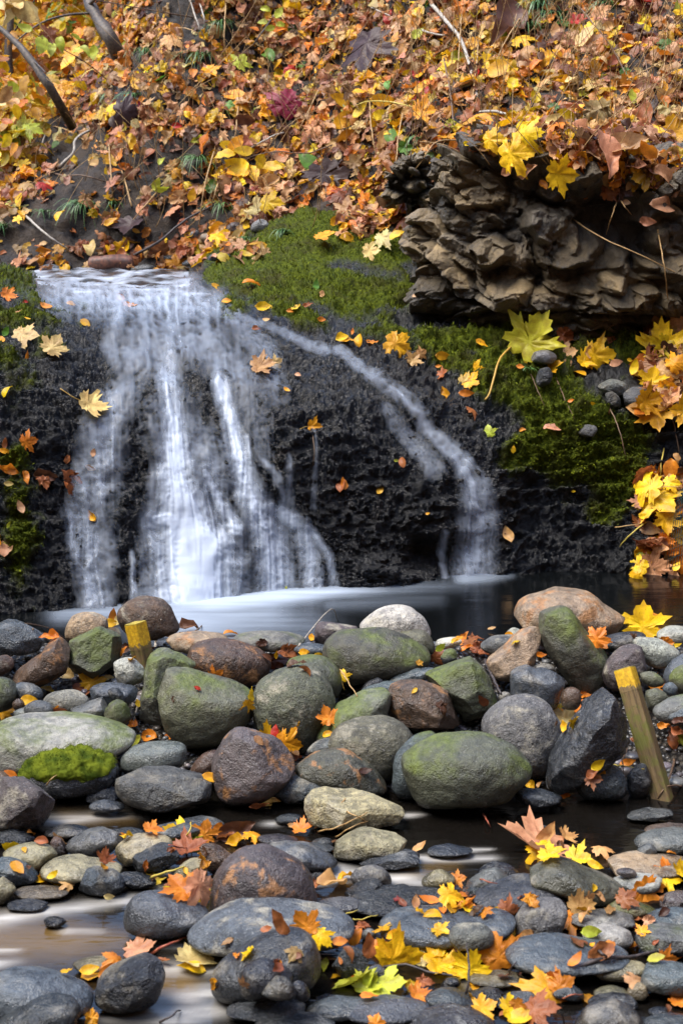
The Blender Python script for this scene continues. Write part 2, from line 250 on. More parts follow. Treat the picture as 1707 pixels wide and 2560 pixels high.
# ------------------------------------------------------------- stones: traced outline -> rounded body with its own depth
SCOL = {'g': (.098, .102, .104), 'b': (.060, .072, .086), 'd': (.026, .030, .036), 'v': (.088, .090, .062), 'n': (.082, .050, .034), 'p': (.074, .060, .060),
        't': (.25, .18, .12), 'W': (.42, .41, .38), 'r': (.18, .10, .05), 'l': (.25, .255, .23), 'G': (.15, .155, .13), 'y': (.25, .215, .13), 'q': (.066, .066, .048)}
STONES = '''
A1;w;b;.5;-80 262 0 208 60 203 130 215 190 245 218 280 205 320 165 345 110 358 50 355 0 362 -70 350;flat dark blue-grey slab against the pool at the left edge of the dam
A2;k;t;.2;300 235 310 200 345 175 400 163 450 170 490 200 500 225 480 260 420 290 350 300 315 305 300 270;pinkish speckled stone behind the mossy angular one left of the short stake
A3;k;n;.1;540 160 570 125 620 98 680 92 740 105 780 145 800 200 815 248 760 275 700 290 640 290 580 270 545 210;round brown boulder rising against the pool behind the short yellow stake
A4;m;v;.8;315 310 330 275 370 255 440 235 510 240 560 260 575 300 560 350 520 400 460 440 400 470 340 450 310 400 305 350;angular green mossy rock just left of the short yellow stake
A5;r;n;.4;55 460 110 410 190 350 225 300 280 285 315 310 325 380 310 430 260 460 210 490 140 510 80 495;brown-grey slanting rock below the flat dark slab at the left
A6;k;n;.1;-40 370 0 365 35 362 65 385 60 415 30 445 0 455 -40 450;small speckled brown stone at the left edge under the flat dark slab
A7;m;q;.2;-40 475 0 462 45 470 80 500 92 545 80 580 50 605 0 625 -40 615;mossy brown lump at the left edge above the long pale boulder
A8;s;b;.1;75 490 130 488 180 510 200 545 170 570 110 570 80 540;smooth blue-grey pebble right of the mossy brown lump
A9;s;g;.1;110 600 140 575 180 567 225 580 245 608 225 635 160 640 120 630;oval grey pebble resting on top of the long pale boulder
A10;s;n;.1;58 582 75 562 95 560 112 580 105 605 70 608;tiny brownish pebble next to the mossy lump at the left
A11;s;g;.1;65 625 100 600 145 600 178 622 160 645 90 648;low grey pebble behind the left end of the long pale boulder
A12;k;G;.1;198 570 230 535 300 518 370 530 408 570 380 605 310 620 230 610;pale speckled flat stone left of the grey stone under the orange maple leaf
A13;s;b;.3;405 545 420 505 470 487 540 488 610 505 635 525 620 565 560 590 480 595 420 580;dark grey stone below the small white rock
A14;s;g;.6;295 640 320 605 400 580 480 552 505 560 500 600 470 645 400 660 330 655;flat grey wedge behind the green triangular stone
A15;m;v;.7;470 635 500 580 545 548 580 590 600 650 590 690 520 690 480 665;small green triangular stone at the foot of the tall green slab
A16;s;d;.1;495 520 530 510 565 535 575 575 540 580 505 560;small dark pebble on the grey stone under the white rock
A17;k;W;.5;515 430 520 395 560 375 610 378 650 415 660 450 640 490 590 505 540 495 515 465;small whitish rock in front of the short yellow stake
A18;m;G;.8;668 420 690 335 760 333 860 345 900 420 800 470 750 520 760 600 750 660 730 715 690 725 645 718 640 640 650 520;tall green-tinged standing slab between the short stake and the big green boulder
A20;r;t;.2;755 290 800 262 880 253 960 258 1030 272 1060 300 1000 330 900 350 820 345 770 325;low tan rock with brown leaves right of the short stake
A21;r;n;.1;852 390 865 335 910 300 980 285 1060 290 1140 315 1200 345 1235 390 1230 440 1200 480 1130 497 1040 485 950 455 880 430;dark brown rust-flecked oval boulder above the big green boulder
A22;m;G;.1;1060 285 1110 262 1200 252 1300 258 1370 275 1395 300 1340 330 1240 345 1150 325;low flat greenish stone at the pool edge behind the dark brown oval
A23;s;b;.1;1330 330 1380 308 1450 308 1500 330 1470 358 1380 360;blue-grey pebble behind the leaves left of the long green boulder
A24;k;p;.6;1435 250 1450 215 1500 212 1568 225 1640 240 1600 290 1520 310 1440 310;pinkish grey flat-topped rock at the pool edge left of the white dome
A25;m;q;.1;1310 390 1360 365 1430 360 1500 385 1550 430 1565 490 1540 550 1480 560 1380 480 1320 430;olive rounded stone behind the speckled green boulder
A26;m;v;.25;718 500 730 450 770 428 840 425 920 440 1010 470 1090 500 1150 540 1155 600 1140 660 1060 710 990 770 930 805 870 800 810 770 760 700 735 620 725 560;big green boulder with a sloping flat top in the middle left of the dam
A27;k;v;.1;1150 560 1170 510 1220 460 1290 425 1370 413 1440 430 1500 475 1525 550 1515 620 1470 690 1440 760 1400 810 1330 790 1230 740 1170 690 1150 620;big round speckled grey-green boulder with a dimple
A28;m;l;.05;-60 720 -20 670 60 640 180 632 330 635 460 655 560 690 625 725 600 770 520 815 420 840 250 870 120 900 0 900 -60 840;very long pale grey-green boulder at the left of the dam
A29;w;d;.1;85 925 130 860 180 810 260 785 370 783 450 810 520 850 545 885 530 940 480 985 380 1000 250 1005 140 985;dark rounded stone wearing a cap of bright moss
A30;s;g;.1;548 870 560 820 610 775 690 755 780 755 835 765 850 800 840 850 800 885 730 900 640 895 570 890;smooth grey-brown stone right of the long pale boulder
A31;s;n;.1;865 910 885 850 930 810 985 795 1010 840 1000 890 930 915;small brown stone peeping out left of the purple-brown boulder
A32;r;p;.35;965 850 1000 780 1050 715 1095 695 1180 720 1270 755 1330 830 1340 890 1290 950 1220 1010 1130 1035 1030 1030 985 985 965 910;purple-brown triangular boulder in the front row of the dam
A33;l;g;.3;528 920 560 880 640 870 730 880 830 890 930 920 985 960 980 1020 900 1050 780 1062 680 1070 590 1040 540 990;wide creased grey boulder lying at the water left of the purple-brown one
A34;k;p;.8;-60 940 0 928 90 920 180 930 215 955 240 1020 265 1100 230 1140 120 1155 0 1160 -60 1150;rough square-cut brown block standing in the stream at the left edge
A35;w;d;.5;370 1015 400 985 450 960 490 952 530 975 555 1015 500 1030 430 1032;small black wet stone below the moss-capped stone
A36;s;b;.1;405 1052 440 1025 490 1022 550 1038 570 1058 520 1072 440 1072;little flat blue stone in the current below the creased grey boulder
A37;l;b;.4;1228 990 1260 940 1330 905 1400 895 1470 910 1520 960 1500 1000 1440 1020 1340 1030 1250 1025;blue-grey pale-streaked rock at the water right of the purple-brown boulder
A38;r;q;.1;1350 890 1380 840 1440 800 1520 788 1600 800 1690 860 1740 930 1770 985 1700 1010 1560 1005 1450 960;brown-green cone-shaped boulder with a pale tide line left of the blue-green stone
A39;k;y;.75;1378 1130 1385 1060 1400 985 1450 970 1568 990 1690 1003 1785 1025 1850 1085 1855 1120 1780 1140 1560 1148;flat-topped tan block lying in the water before the dam
A40;s;n;.1;-40 905 0 888 35 905 45 935 0 950 -40 940;brown pebble behind the square-cut block at the left edge
A44;k;g;.4;1400 800 1440 760 1500 740 1568 740 1590 790 1520 815 1430 820;small rough grey stone above the brown-green cone-shaped boulder
B1;k;W;.05;90 238 120 190 180 150 245 135 320 145 380 185 410 235 415 275 350 300 260 295 170 270;white dome-shaped boulder at the pool edge
B2;m;q;.15;-78 345 -60 290 0 250 100 240 180 240 260 262 340 295 400 335 420 370 390 415 330 445 230 460 120 480 20 495 -40 465 -75 400;long green-brown boulder just below the white dome
B3;m;v;.1;260 265 310 250 370 250 410 275 432 320 425 350 390 350 330 310;rounded green stone behind the long green-brown boulder
B4;s;W;.2;430 305 480 282 540 280 560 298 520 325 450 335;low pale stone at the pool edge left of the leaf heap
B5;m;g;.4;460 370 490 335 525 340 535 375 500 400 465 395;small greenish stone under the left end of the orange leaf heap
B6;s;b;.2;225 485 270 450 350 425 430 420 425 450 340 490 260 495;flat blue-grey stone under the long green-brown boulder
B7;r;n;.8;195 610 215 540 240 500 300 480 380 480 470 520 550 555 560 620 575 700 480 730 360 730 280 700 220 650;angular rust-brown rock in the middle of the dam
B8;m;v;.85;375 480 430 430 510 375 570 333 600 350 640 400 680 470 720 580 710 620 650 665 570 690 550 620 470 560;angular bright green rock peaked under the orange leaf heap
B9;k;q;.1;-60 770 -20 700 30 670 120 645 210 645 290 680 340 740 345 800 310 860 270 900 200 940 100 930 0 850;round rough dark stone left of the largest front boulder
B10;m;G;.05;-120 740 -90 680 -20 600 20 580 100 535 215 515 230 560 210 640 140 670 60 700 -20 750 -100 770;sloping grey-green boulder left of the angular rust-brown rock
B11;s;b;.3;75 560 120 510 200 485 270 488 240 525 150 550;thin dark blue stone squeezed above the sloping grey-green boulder
B12;s;d;.2;100 525 120 490 175 465 195 480 160 512;small dark slip of stone below the long green-brown boulder
B13;r;t;.4;668 390 700 360 760 310 820 255 880 233 915 245 920 280 890 340 880 390 830 450 760 480 700 460 680 420;knobbly curved brown stone left of the tall leaning boulder
B14;k;g;.1;640 325 680 285 740 270 800 275 800 320 740 360 690 360;grey oval stone behind the knobbly brown one
B15;r;t;.35;793 200 800 150 830 110 920 80 980 52 1060 60 1140 75 1210 130 1280 170 1325 215 1310 260 1220 275 1120 265 1060 240 940 250 830 248 800 230;large orange-brown boulder at the pool edge on the right
B16;m;q;.2;895 200 910 150 960 135 1030 145 1080 190 1130 260 1190 330 1230 390 1215 470 1200 520 1120 565 1060 510 1000 430 950 350 920 280;tall dark green boulder leaning in front of the orange-brown one
B17;s;b;.3;775 450 800 415 840 405 890 425 950 425 1000 440 1025 480 1010 530 985 605 930 600 860 570 790 560 775 510;blue-grey heart-shaped stone below the leaning boulder
B18;s;n;.05;1008 560 1025 520 1060 508 1095 530 1098 580 1070 612 1025 605;small dark brown round stone right of the heart-shaped one
B19;s;d;.1;722 555 740 532 770 532 778 560 755 580 730 575;small black pebble left of the heart-shaped stone
B20;k;g;.1;648 690 665 640 710 590 780 555 860 545 930 570 980 620 1030 740 1000 830 930 920 820 930 720 850 660 750;round speckled grey boulder behind the largest front boulder
B21;m;q;.05;282 850 310 800 380 750 480 718 600 712 710 730 790 770 840 820 878 870 870 920 820 965 780 1015 680 1045 560 1055 440 1060 350 1040 310 955;largest front boulder, smooth oval and olive green, at the water
B22;m;b;.1;237 960 245 850 290 775 370 718 440 725 450 850 400 980 330 1022 265 1005;blue-green stone tucked behind the left of the largest front boulder
B23;w;d;.8;920 965 950 880 1000 790 1060 700 1130 590 1200 530 1260 500 1310 560 1340 690 1330 760 1280 790 1200 860 1100 925 1020 985 960 1010;dark slanting jagged slab left of the tall wooden stake
B24;w;b;.1;1080 970 1100 910 1170 875 1240 865 1290 890 1310 940 1300 1005 1200 1022 1110 1015;dark wet round stone under the slanting slab
B25;w;d;.5;790 1010 820 980 880 975 960 990 1020 1020 1000 1052 900 1052 820 1040;small wet stone in front of the slanting slab
B26;k;p;.4;1200 440 1240 370 1290 325 1340 315 1390 340 1400 410 1385 445 1340 465 1260 515 1210 500;purple-grey wedge behind the top of the tall stake
B27;k;l;.1;1335 290 1370 278 1430 285 1500 310 1550 345 1540 385 1490 415 1430 415 1370 380 1345 340;pale bluish oval stone at the upper right of the dam
B28;s;d;.1;1195 310 1230 275 1310 258 1380 258 1395 278 1340 305 1310 350 1240 350;dark flat oval stone left of the pale bluish oval
B29;s;l;.1;1445 275 1480 235 1530 225 1600 240 1640 290 1560 305 1480 305;pale stone at the pool edge by the right border
B30;s;b;.1;1480 480 1495 420 1540 375 1600 350 1660 400 1640 480 1520 500;blue-grey stone at the right border under the pale oval
B31;m;v;.1;1505 465 1540 415 1600 400 1660 440 1650 520 1560 540 1515 505;green-grey round stone at the right border above the olive one
B32;m;v;.1;1370 450 1410 436 1455 450 1480 490 1440 508 1390 495;small green oval stone right of the purple-grey wedge
B33;s;b;.1;1473 515 1490 490 1520 488 1543 515 1525 545 1488 542;small teal-grey pebble right of the tall stake
B34;m;v;.3;1395 535 1440 512 1490 540 1500 565 1450 600 1415 615;mossy lump right behind the tall stake
B35;m;g;.1;1430 625 1470 580 1540 548 1620 545 1660 600 1600 665 1480 675;olive-grey boulder at the right border behind the tall stake
B36;s;b;.1;1490 645 1530 600 1600 585 1670 620 1650 690 1560 695;lowest blue-grey boulder on the right border of the dam
B37;w;d;.1;1310 925 1340 880 1390 860 1420 930 1400 1010 1330 1010;black stone hidden left of the foot of the tall stake
B40;k;l;.3;760 258 790 236 820 245 830 268 795 285 770 278;small pale chip below the tip of the knobbly brown stone
B41;s;d;.2;885 415 930 398 975 412 970 440 900 445;dark flat pebble above the heart-shaped stone
B42;s;d;.3;1100 580 1140 550 1180 560 1170 600 1120 610;dark pebble between the leaning boulder and the slanting slab
C1;s;d;.1;203 160 240 130 310 112 380 120 412 138 380 160 290 170;low dark stone in the stream right of the square-cut block
C2;s;g;.3;300 210 350 165 420 130 480 122 540 140 570 180 540 205 500 245 430 265 350 255;smooth grey-olive stone left of the tan boulder with maple leaves
C3;s;y;.2;10 245 60 215 130 200 200 205 250 230 262 265 220 300 160 325 110 295 50 275;yellowish pale stone at the left, between the stream and darker stones
C4;w;n;.6;232 200 250 170 280 180 305 220 310 250 275 265 240 245;small upright brown chip left of the grey-olive stone
C5;w;b;.3;-40 275 0 260 60 265 120 295 170 345 180 368 120 380 0 385 -40 340;dark stone with green flecks at the left edge under the yellowish one
C6;s;y;.1;185 325 210 285 270 258 350 258 440 280 520 300 565 322 500 345 420 340 340 360 280 378 210 362;long pale stone with a dark waterline left of the dark angular rock
C7;l;b;.7;345 405 370 350 410 310 470 310 540 335 572 405 550 425 450 428;faceted blue-grey stone standing in the water on the left
C8;w;d;.4;535 345 580 330 650 340 710 370 700 392 600 400;flat black wet stone right of the faceted blue-grey one
C9;s;y;.1;65 425 90 400 180 395 270 398 315 415 290 440 180 448 90 445;thin pale flat stone with a yellow leaf on its right end
C10;s;y;.2;-40 415 0 355 40 370 75 405 50 445 20 470 -40 470;yellow-grey stone at the left edge beside the white current
C11;w;b;.3;15 478 60 460 140 457 220 465 232 488 160 500 60 498;thin wet stone lying in the white current on the left
C12;w;d;.6;195 562 215 535 260 535 310 550 290 575 230 582;tiny black rock alone in the brown water
C13;s;y;.3;520 240 545 200 600 172 690 160 760 170 790 205 720 225 640 245 600 280 590 300 535 288;tan flat-topped boulder under the yellow leaves
C14;l;d;.85;590 270 640 235 720 205 800 205 830 230 820 285 760 315 700 345 640 345 600 315;dark angular rock below the tan flat-topped boulder
C15;s;b;.3;645 165 700 125 780 100 870 98 920 120 925 155 800 172 700 178;low blue-grey stone behind the heap of orange leaves
C16;s;g;.2;810 105 860 82 940 78 1000 90 1022 118 960 145 870 135;grey flat stone at the far side of the leaf heap
C17;w;b;.2;520 143 560 125 640 135 662 150 640 170 560 175;narrow wet stone with an orange leaf left of the low blue-grey stone
C18;w;b;.4;-40 165 0 150 50 135 100 150 162 185 130 200 0 200 -40 195;rough wet stone at the left edge of the stream
C19;w;n;.2;912 215 930 200 980 205 1030 235 1062 265 1045 310 990 340 940 310 915 265;brown stone leaning on the big rust-patched boulder
C20;r;y;.7;780 375 810 320 850 280 910 265 940 300 967 365 930 395 850 400;tan angular stone with a yellow stem lying across
C21;s;b;.1;700 340 730 315 780 315 802 340 760 360;small blue pebble left of the tan angular stone
C22;r;p;.08;958 480 975 370 1020 280 1090 225 1180 208 1260 225 1340 270 1400 330 1437 420 1432 500 1300 530 1100 540 978 520;big round purple-brown boulder with rust patches in the foreground
C23;s;b;.1;568 540 580 470 620 430 700 415 770 425 860 470 950 510 935 570 850 610 740 622 640 608 575 588;dark blue boulder with orange leaves left of the rust-patched one
C24;k;b;.1;850 645 890 580 970 510 1060 465 1190 447 1330 458 1460 485 1560 520 1620 570 1600 625 1500 650 1350 672 1200 692 1000 702 880 685;wide blue-grey boulder in front of the rust-patched one
C25;s;d;.1;970 860 985 780 1060 710 1150 650 1230 610 1310 595 1400 605 1440 650 1457 720 1448 810 1380 860 1300 890 1150 905 1010 905;large charcoal boulder sloping down to the left in the foreground
C26;s;d;.1;1093 865 1100 790 1130 745 1190 725 1250 740 1310 780 1335 820 1280 860 1200 895 1120 900;rounded charcoal stone leaning on the front of the large charcoal boulder
C27;s;d;.3;1190 885 1230 830 1270 800 1310 810 1340 850 1352 895 1280 905;small dark triangular stone before the rounded charcoal stone
C28;s;d;.1;1330 845 1360 825 1400 850 1412 895 1380 918 1345 895;small dark pebble at the right foot of the large charcoal boulder
C29;w;b;.2;1028 985 1080 930 1170 895 1260 885 1350 900 1397 945 1370 980 1250 998 1120 1002;wet bumpy blue stone below the charcoal boulders
C30;w;b;.2;1155 1040 1220 985 1320 970 1430 980 1500 1010 1520 1060 1150 1070;shiny wet blue stone cut by the bottom border
C31;s;b;.1;1395 980 1450 920 1530 900 1640 900 1700 930 1640 990 1480 1002;blue-grey stone below the pale green leaves at the bottom
C31b;s;d;.1;1420 920 1470 895 1530 890 1570 905 1500 930 1430 945;thin dark stone under the edge of the pale green leaves
C32;s;b;.08;-60 900 -20 790 60 768 150 766 240 790 330 830 400 870 427 925 400 970 250 1005 0 1010 -60 985;big dark blue boulder in the lower left corner
C33;s;d;.1;-10 1020 60 970 140 920 220 892 300 890 355 915 372 965 350 1015 330 1050 100 1080 0 1070;dark oval stone in front of the big dark blue boulder at lower left
C34;l;d;.3;430 895 445 830 490 775 560 740 640 710 700 710 735 750 752 810 735 885 690 930 600 955 500 955 445 930;dark cracked round boulder with a long red stem above
C35;w;y;.2;328 765 380 725 480 710 560 720 520 765 420 778 350 782;flat wet pale stone under the yellow leaves at lower left
C36;s;p;.1;1175 165 1250 155 1330 170 1362 190 1300 208 1210 200;low pinkish stone right of the heap of orange leaves
C37;s;b;.15;1210 205 1290 190 1390 205 1480 250 1537 290 1510 318 1430 322 1370 300 1300 250;long grey stone with a pale tip right of the rust-patched boulder
C38;s;g;.1;1350 205 1420 195 1500 210 1522 232 1440 238;low grey stone behind the long one with the pale tip
C39;s;g;.1;1440 475 1480 452 1568 448 1640 460 1645 505 1568 522 1500 500;flat grey stone right of the rust-patched boulder
C40;w;b;.2;1250 100 1270 75 1320 63 1370 70 1382 95 1320 108;small wet stone left of the flat-topped tan block
C41;k;g;.1;1420 190 1470 172 1510 180 1517 210 1450 206;speckled pebble among twigs near the flat-topped tan block
C43;w;d;.4;1398 350 1440 325 1490 335 1505 358 1430 365;small black wet stone right of the rust-patched boulder
D1;l;y;.4;-60 245 0 190 60 140 130 130 220 150 300 180 337 222 280 240 180 258 60 262 -40 262;rough grey stone with a yellow-tan patch in mid stream
D2;w;b;.4;80 290 150 250 240 228 330 230 392 268 370 290 230 308 120 308;black wet stone with blue shine before the yellow-patched stone
D3;k;g;.1;45 355 80 315 140 300 200 315 232 355 225 392 150 395 70 385;round speckled grey stone with foam at its right
D4;s;y;.1;373 385 400 340 450 320 500 335 527 362 510 392 440 400;pale little dome with a dark waterline alone in the stream
D5;s;b;.2;395 244 430 210 500 203 580 220 612 238 540 253 450 256;flat blue-grey stone with an orange leaf tip on the left
D6;w;d;.1;628 340 660 300 720 283 780 300 817 340 745 350 680 352;glossy black stone below the pinkish slab
D8;s;g;.2;568 400 620 350 690 315 740 320 767 355 720 400 640 430 590 432;grey stone with twigs left of the dark humped boulder
D9;w;d;.15;38 470 70 425 150 410 240 420 330 440 430 445 570 450 602 485 450 500 260 505 130 505 60 490;long dark wet boulder left of the dark humped one
D10;s;d;.2;570 490 640 430 730 380 840 350 940 345 1010 380 1045 430 1052 465 960 500 800 505 650 500;dark humped boulder in the right foreground behind the long blue one
D11;s;q;.25;838 355 880 310 950 270 1000 263 1060 285 1140 330 1230 370 1307 415 1290 450 1200 490 1100 470 1040 430 960 390;large dark olive boulder with a knob under yellow leaves
D12;s;t;.2;1203 315 1240 260 1320 240 1420 245 1540 270 1640 290 1560 335 1450 352 1300 352 1230 346;flat brown-topped stone at the right above the pale flat one
D12b;s;p;.2;1258 330 1290 312 1340 318 1355 345 1300 355;small purplish pebble at the front of the flat brown-topped stone
D13;s;l;.2;1230 378 1300 350 1420 340 1480 360 1450 408 1380 428 1290 408;pale flat stone right of the large dark olive boulder
D14;s;g;.1;1343 208 1380 160 1450 138 1568 132 1680 150 1640 228 1500 250 1400 228;grey boulder at the water by the right border
D15;s;t;.1;1388 148 1430 118 1500 112 1610 112 1620 150 1450 160;flat tan stone behind the grey boulder at the right border
D16;s;g;.2;1353 240 1390 205 1420 200 1447 228 1440 255 1390 255;small grey chip in front of the grey boulder at the right border
D17;s;b;.12;183 630 190 560 220 510 300 490 420 495 560 520 680 515 790 510 808 550 780 610 700 640 560 625 480 660 330 655 220 660;long smooth blue boulder in the right foreground
D18;k;g;.5;788 600 810 530 850 470 930 453 1000 455 1030 490 1047 565 1020 620 930 635 830 640;grey wedge-shaped stone right of the long smooth blue boulder
D19;k;g;.08;495 630 520 580 590 563 660 570 702 615 690 668 610 685 530 680;round grainy pebble in front of the long smooth blue boulder
D20;s;b;.15;763 720 790 650 850 620 950 615 1060 635 1160 660 1250 690 1332 715 1250 770 1100 785 950 798 820 782;broad blue-grey boulder above the dark branch
D21;s;y;.1;508 695 570 680 690 675 682 705 600 728 530 722;thin tan stone below the round grainy pebble
D22;l;d;.85;-40 755 0 700 20 680 100 680 140 720 142 775 80 808 0 812;black angular rock above the pale green leaves
D23;s;l;.2;1043 550 1090 510 1180 500 1280 510 1362 548 1330 590 1220 592 1120 582;pale flat stone with a brown leaf right of the grey wedge
D24;m;y;.2;1208 485 1260 455 1340 460 1410 490 1447 520 1380 538 1280 515;olive stone with red-brown leaves on top
D25;s;b;.1;1388 558 1440 510 1530 497 1640 505 1650 575 1500 592 1430 585;blue-grey oval stone at the right border above the mossy rough one
D26;m;g;.5;1353 650 1370 590 1440 572 1568 580 1660 600 1665 695 1500 705 1380 700;rough grey stone with green moss at the right border
D27;s;l;.3;1108 630 1150 580 1240 575 1320 600 1352 645 1300 682 1200 665;pale stone with a greenish leaf left of the mossy rough one
D28;s;y;.1;1143 770 1200 745 1300 735 1392 745 1375 800 1250 830 1170 810;flat tan-grey stone under the dark branch
D29;s;b;.2;1358 840 1375 770 1420 745 1500 742 1620 770 1660 835 1600 890 1450 885 1380 872;big blue-grey stone at the right border below the dark branch
D30;s;d;.05;1093 1010 1120 960 1180 925 1260 920 1330 950 1377 1000 1372 1060 1095 1060;smooth black round boulder at the bottom right
D31;w;d;.2;1128 935 1160 905 1250 888 1330 890 1357 935 1340 970 1260 960 1180 950;black wet stone behind the smooth black round boulder
D32;s;y;.1;1158 895 1190 858 1260 852 1312 872 1300 898 1230 912;small tan stone behind the black wet one at the bottom right
D33;s;b;.1;968 890 1010 850 1060 845 1112 885 1100 918 1040 910;small blue stone right of the big orange maple leaf
D34;w;d;.2;588 890 640 865 700 862 752 892 730 933 660 930;small black stone left of the big orange maple leaf
D35;w;b;.1;713 938 780 890 880 880 875 918 780 950 730 958;flat wet blue stone under the big orange maple leaf
D36;s;b;.1;388 908 440 870 520 862 580 890 642 935 540 952 420 942;blue-tan oval stone right of the pale green leaves
D37;w;b;.15;18 970 80 920 180 905 300 905 390 930 412 965 330 1000 200 1022 60 1015;blue stone with green moss flecks at the bottom
D38;w;d;.1;305 1040 380 960 480 938 560 945 640 970 692 1015 685 1065 300 1070;dark mossy stone cut by the bottom border
D39;w;b;.1;1370 1040 1450 980 1568 985 1640 1000 1650 1070 1365 1070;wet blue stone in the bottom right corner
D40;s;b;.2;1408 965 1450 945 1522 962 1500 988 1430 990;small flat stone above the bottom right corner
D41;s;y;.05;868 808 890 782 920 785 933 808 915 832 885 832;small round tan pebble by the dark branch
D42;s;d;.1;458 858 490 815 540 815 547 845 482 862;small dark chip left of the black twigs
D43;s;y;.1;588 815 680 790 800 788 842 808 820 838 700 850 610 838;flat yellowish stone between twigs in the wet gravel
D44;s;b;.2;128 770 180 755 222 800 200 835 150 808;small blue-grey stone right of the black angular rock
D45;s;y;.5;1308 885 1350 845 1390 840 1407 895 1370 918;small tan angular stone left of the big one at the right border
D46;w;p;.2;1458 480 1490 430 1568 415 1650 430 1650 495 1520 508;dark purplish stone at the right border above the blue-grey oval
D47;w;g;.2;1303 82 1360 48 1430 37 1510 42 1522 64 1450 88 1360 96;thin flat wet stone alone in the still water at the right
D49;w;d;.4;13 448 60 400 130 370 185 368 192 405 120 425 60 448;dark wet stone below the round speckled grey one
D50;w;d;.1;428 432 450 418 540 418 552 434 500 445 440 446;thin black stone in the stream near the little pale dome
D51;w;d;.1;868 126 920 118 970 122 962 134 900 136;tiny flat stone awash in the still water
D52;s;d;.1;-30 490 -20 462 20 458 62 482 50 515 -20 520;small dark stone right of the wide blue-grey boulder
D53;s;l;.05;98 615 120 590 150 592 164 612 145 638 110 636;small pale pebble left of the long smooth blue boulder
D54;k;l;.1;58 130 85 110 130 110 152 128 130 145 75 145;pale pebble behind the yellow-patched stone
D55;w;d;.4;555 420 600 385 680 380 732 398 700 438 600 448;wet black stone beneath the grey one with twigs
E1;s;d;.05;66 1225 90 1190 130 1172 165 1185 180 1218 150 1240 90 1240;round dark stone on the far bank at the left of the upper stream
E2;s;b;.1;168 1230 200 1208 260 1205 292 1228 250 1250 190 1248;low grey stone right of the round dark one on the far bank
E3;s;G;.1;322 1245 360 1212 410 1208 455 1228 440 1252;pale domed stone at the far edge of the upper stream
E5;s;g;.05;866 1072 875 1052 900 1050 910 1072 895 1094 873 1092;small grey stone left of the tan one on the far bank
E6;s;t;.05;910 1085 925 1065 965 1062 1000 1078 990 1105 940 1112;tan oval stone on the far bank
E7;s;b;.05;682 1140 700 1110 740 1108 758 1135 740 1165 700 1168;blue-grey stone at the left of the far pebble bank
E8;s;b;.1;752 1138 780 1108 830 1105 840 1130 810 1160 765 1162;bluish stone right beside the blue-grey one on the far pebble bank
E9;s;g;.1;830 1165 850 1140 880 1138 890 1160 865 1178;small stone in the middle of the far pebble bank
E10;s;d;.3;945 1170 970 1158 1040 1156 1055 1172 1020 1188 960 1188;dark flat stone at the right of the far pebble bank
E11;s;g;.3;1140 1040 1165 1005 1210 1000 1235 1025 1215 1060 1160 1062;grey stone under yellow leaves above the mossy mound
E12;s;p;.2;1025 1045 1050 1018 1090 1012 1115 1035 1090 1062 1045 1064;purplish stone under leaves on the far bank
E13;w;d;.3;712 1185 750 1165 810 1168 825 1185 770 1205;flat wet stone low on the far pebble bank
E14;w;d;.3;828 1205 870 1180 920 1184 935 1200 880 1216;black flat stone at the water of the far pebble bank
E15;s;g;.2;590 1228 630 1210 690 1208 715 1225 660 1242 610 1242;low grey stone right of the red-brown log piece
E16;s;b;.1;265 1215 285 1196 315 1196 328 1215 300 1228;small stone between two low ones at the far stream edge
H1;s;g;.5;870 475 890 440 940 430 985 450 990 485 930 495;grey stone under the big upright yellow leaf
H2;l;d;.6;895 560 910 520 950 510 970 545 950 590 905 600;dark rough stone in moss below the grey stone
H3;l;g;.7;1085 800 1110 775 1160 775 1175 800 1150 835 1095 830;square grey stone stuck in the mossy slope
H4;l;g;.6;1175 580 1230 562 1300 580 1320 610 1270 640 1200 620;flat grey stone in the moss left of the yellow leaves
H5;l;g;.7;1290 640 1340 600 1400 610 1430 660 1400 715 1320 700;grey block at the right of the mossy slope
H6;l;d;.7;1205 640 1240 615 1285 640 1280 690 1230 695;dark block left of the grey block on the mossy slope
H7;l;g;.7;1500 700 1560 680 1640 700 1650 760 1560 765 1505 740;grey block under yellow maple leaves at the right border
'''
_ico = {}
def ico(n):
    if n not in _ico:
        bm = bmesh.new(); bmesh.ops.create_icosphere(bm, subdivisions=n, radius=1)
        _ico[n] = (np.array([v.co[:] for v in bm.verts]), np.array([[v.index for v in f.verts] for f in bm.faces], np.int32)); bm.free()
    return _ico[n]
def closed_spline(P, n=16):
    P = np.asarray(P, float); m = len(P); out = []
    for i in range(m):
        a, b, c, d = P[i-1], P[i], P[(i+1) % m], P[(i+2) % m]
        for t in np.arange(n)/n: out.append(.5*((2*b)+(-a+c)*t+(2*a-5*b+4*c-d)*t*t+(-a+3*b-3*c+d)*t**3))
    return np.array(out)
def radial(S):
    """centre and radius table of an outline (star shaped about its centre)"""
    x, y = S[:, 0], S[:, 1]; x2, y2 = np.roll(x, -1), np.roll(y, -1); cr = x*y2-x2*y; a = cr.sum()/2
    c = np.array([((x+x2)*cr).sum()/(6*a), ((y+y2)*cr).sum()/(6*a)])
    n = 120; T = np.zeros(n); th = (np.arange(n)+.5)*2*math.pi/n-math.pi
    q = S-c; q2 = np.roll(q, -1, 0)
    for k, t in enumerate(th):
        dx, dy = math.cos(t), math.sin(t); e = q2-q; den = dx*e[:, 1]-dy*e[:, 0]; den = np.where(abs(den) < 1e-9, 1e-9, den)
        r = (q[:, 0]*e[:, 1]-q[:, 1]*e[:, 0])/den; s = (q[:, 0]*dy-q[:, 1]*dx)/den
        ok = (s >= 0) & (s <= 1) & (r > 0); T[k] = r[ok].max() if ok.any() else T[k-1]
    T = (np.roll(T, 1)+2*T+np.roll(T, -1))/4
    return c, th, T
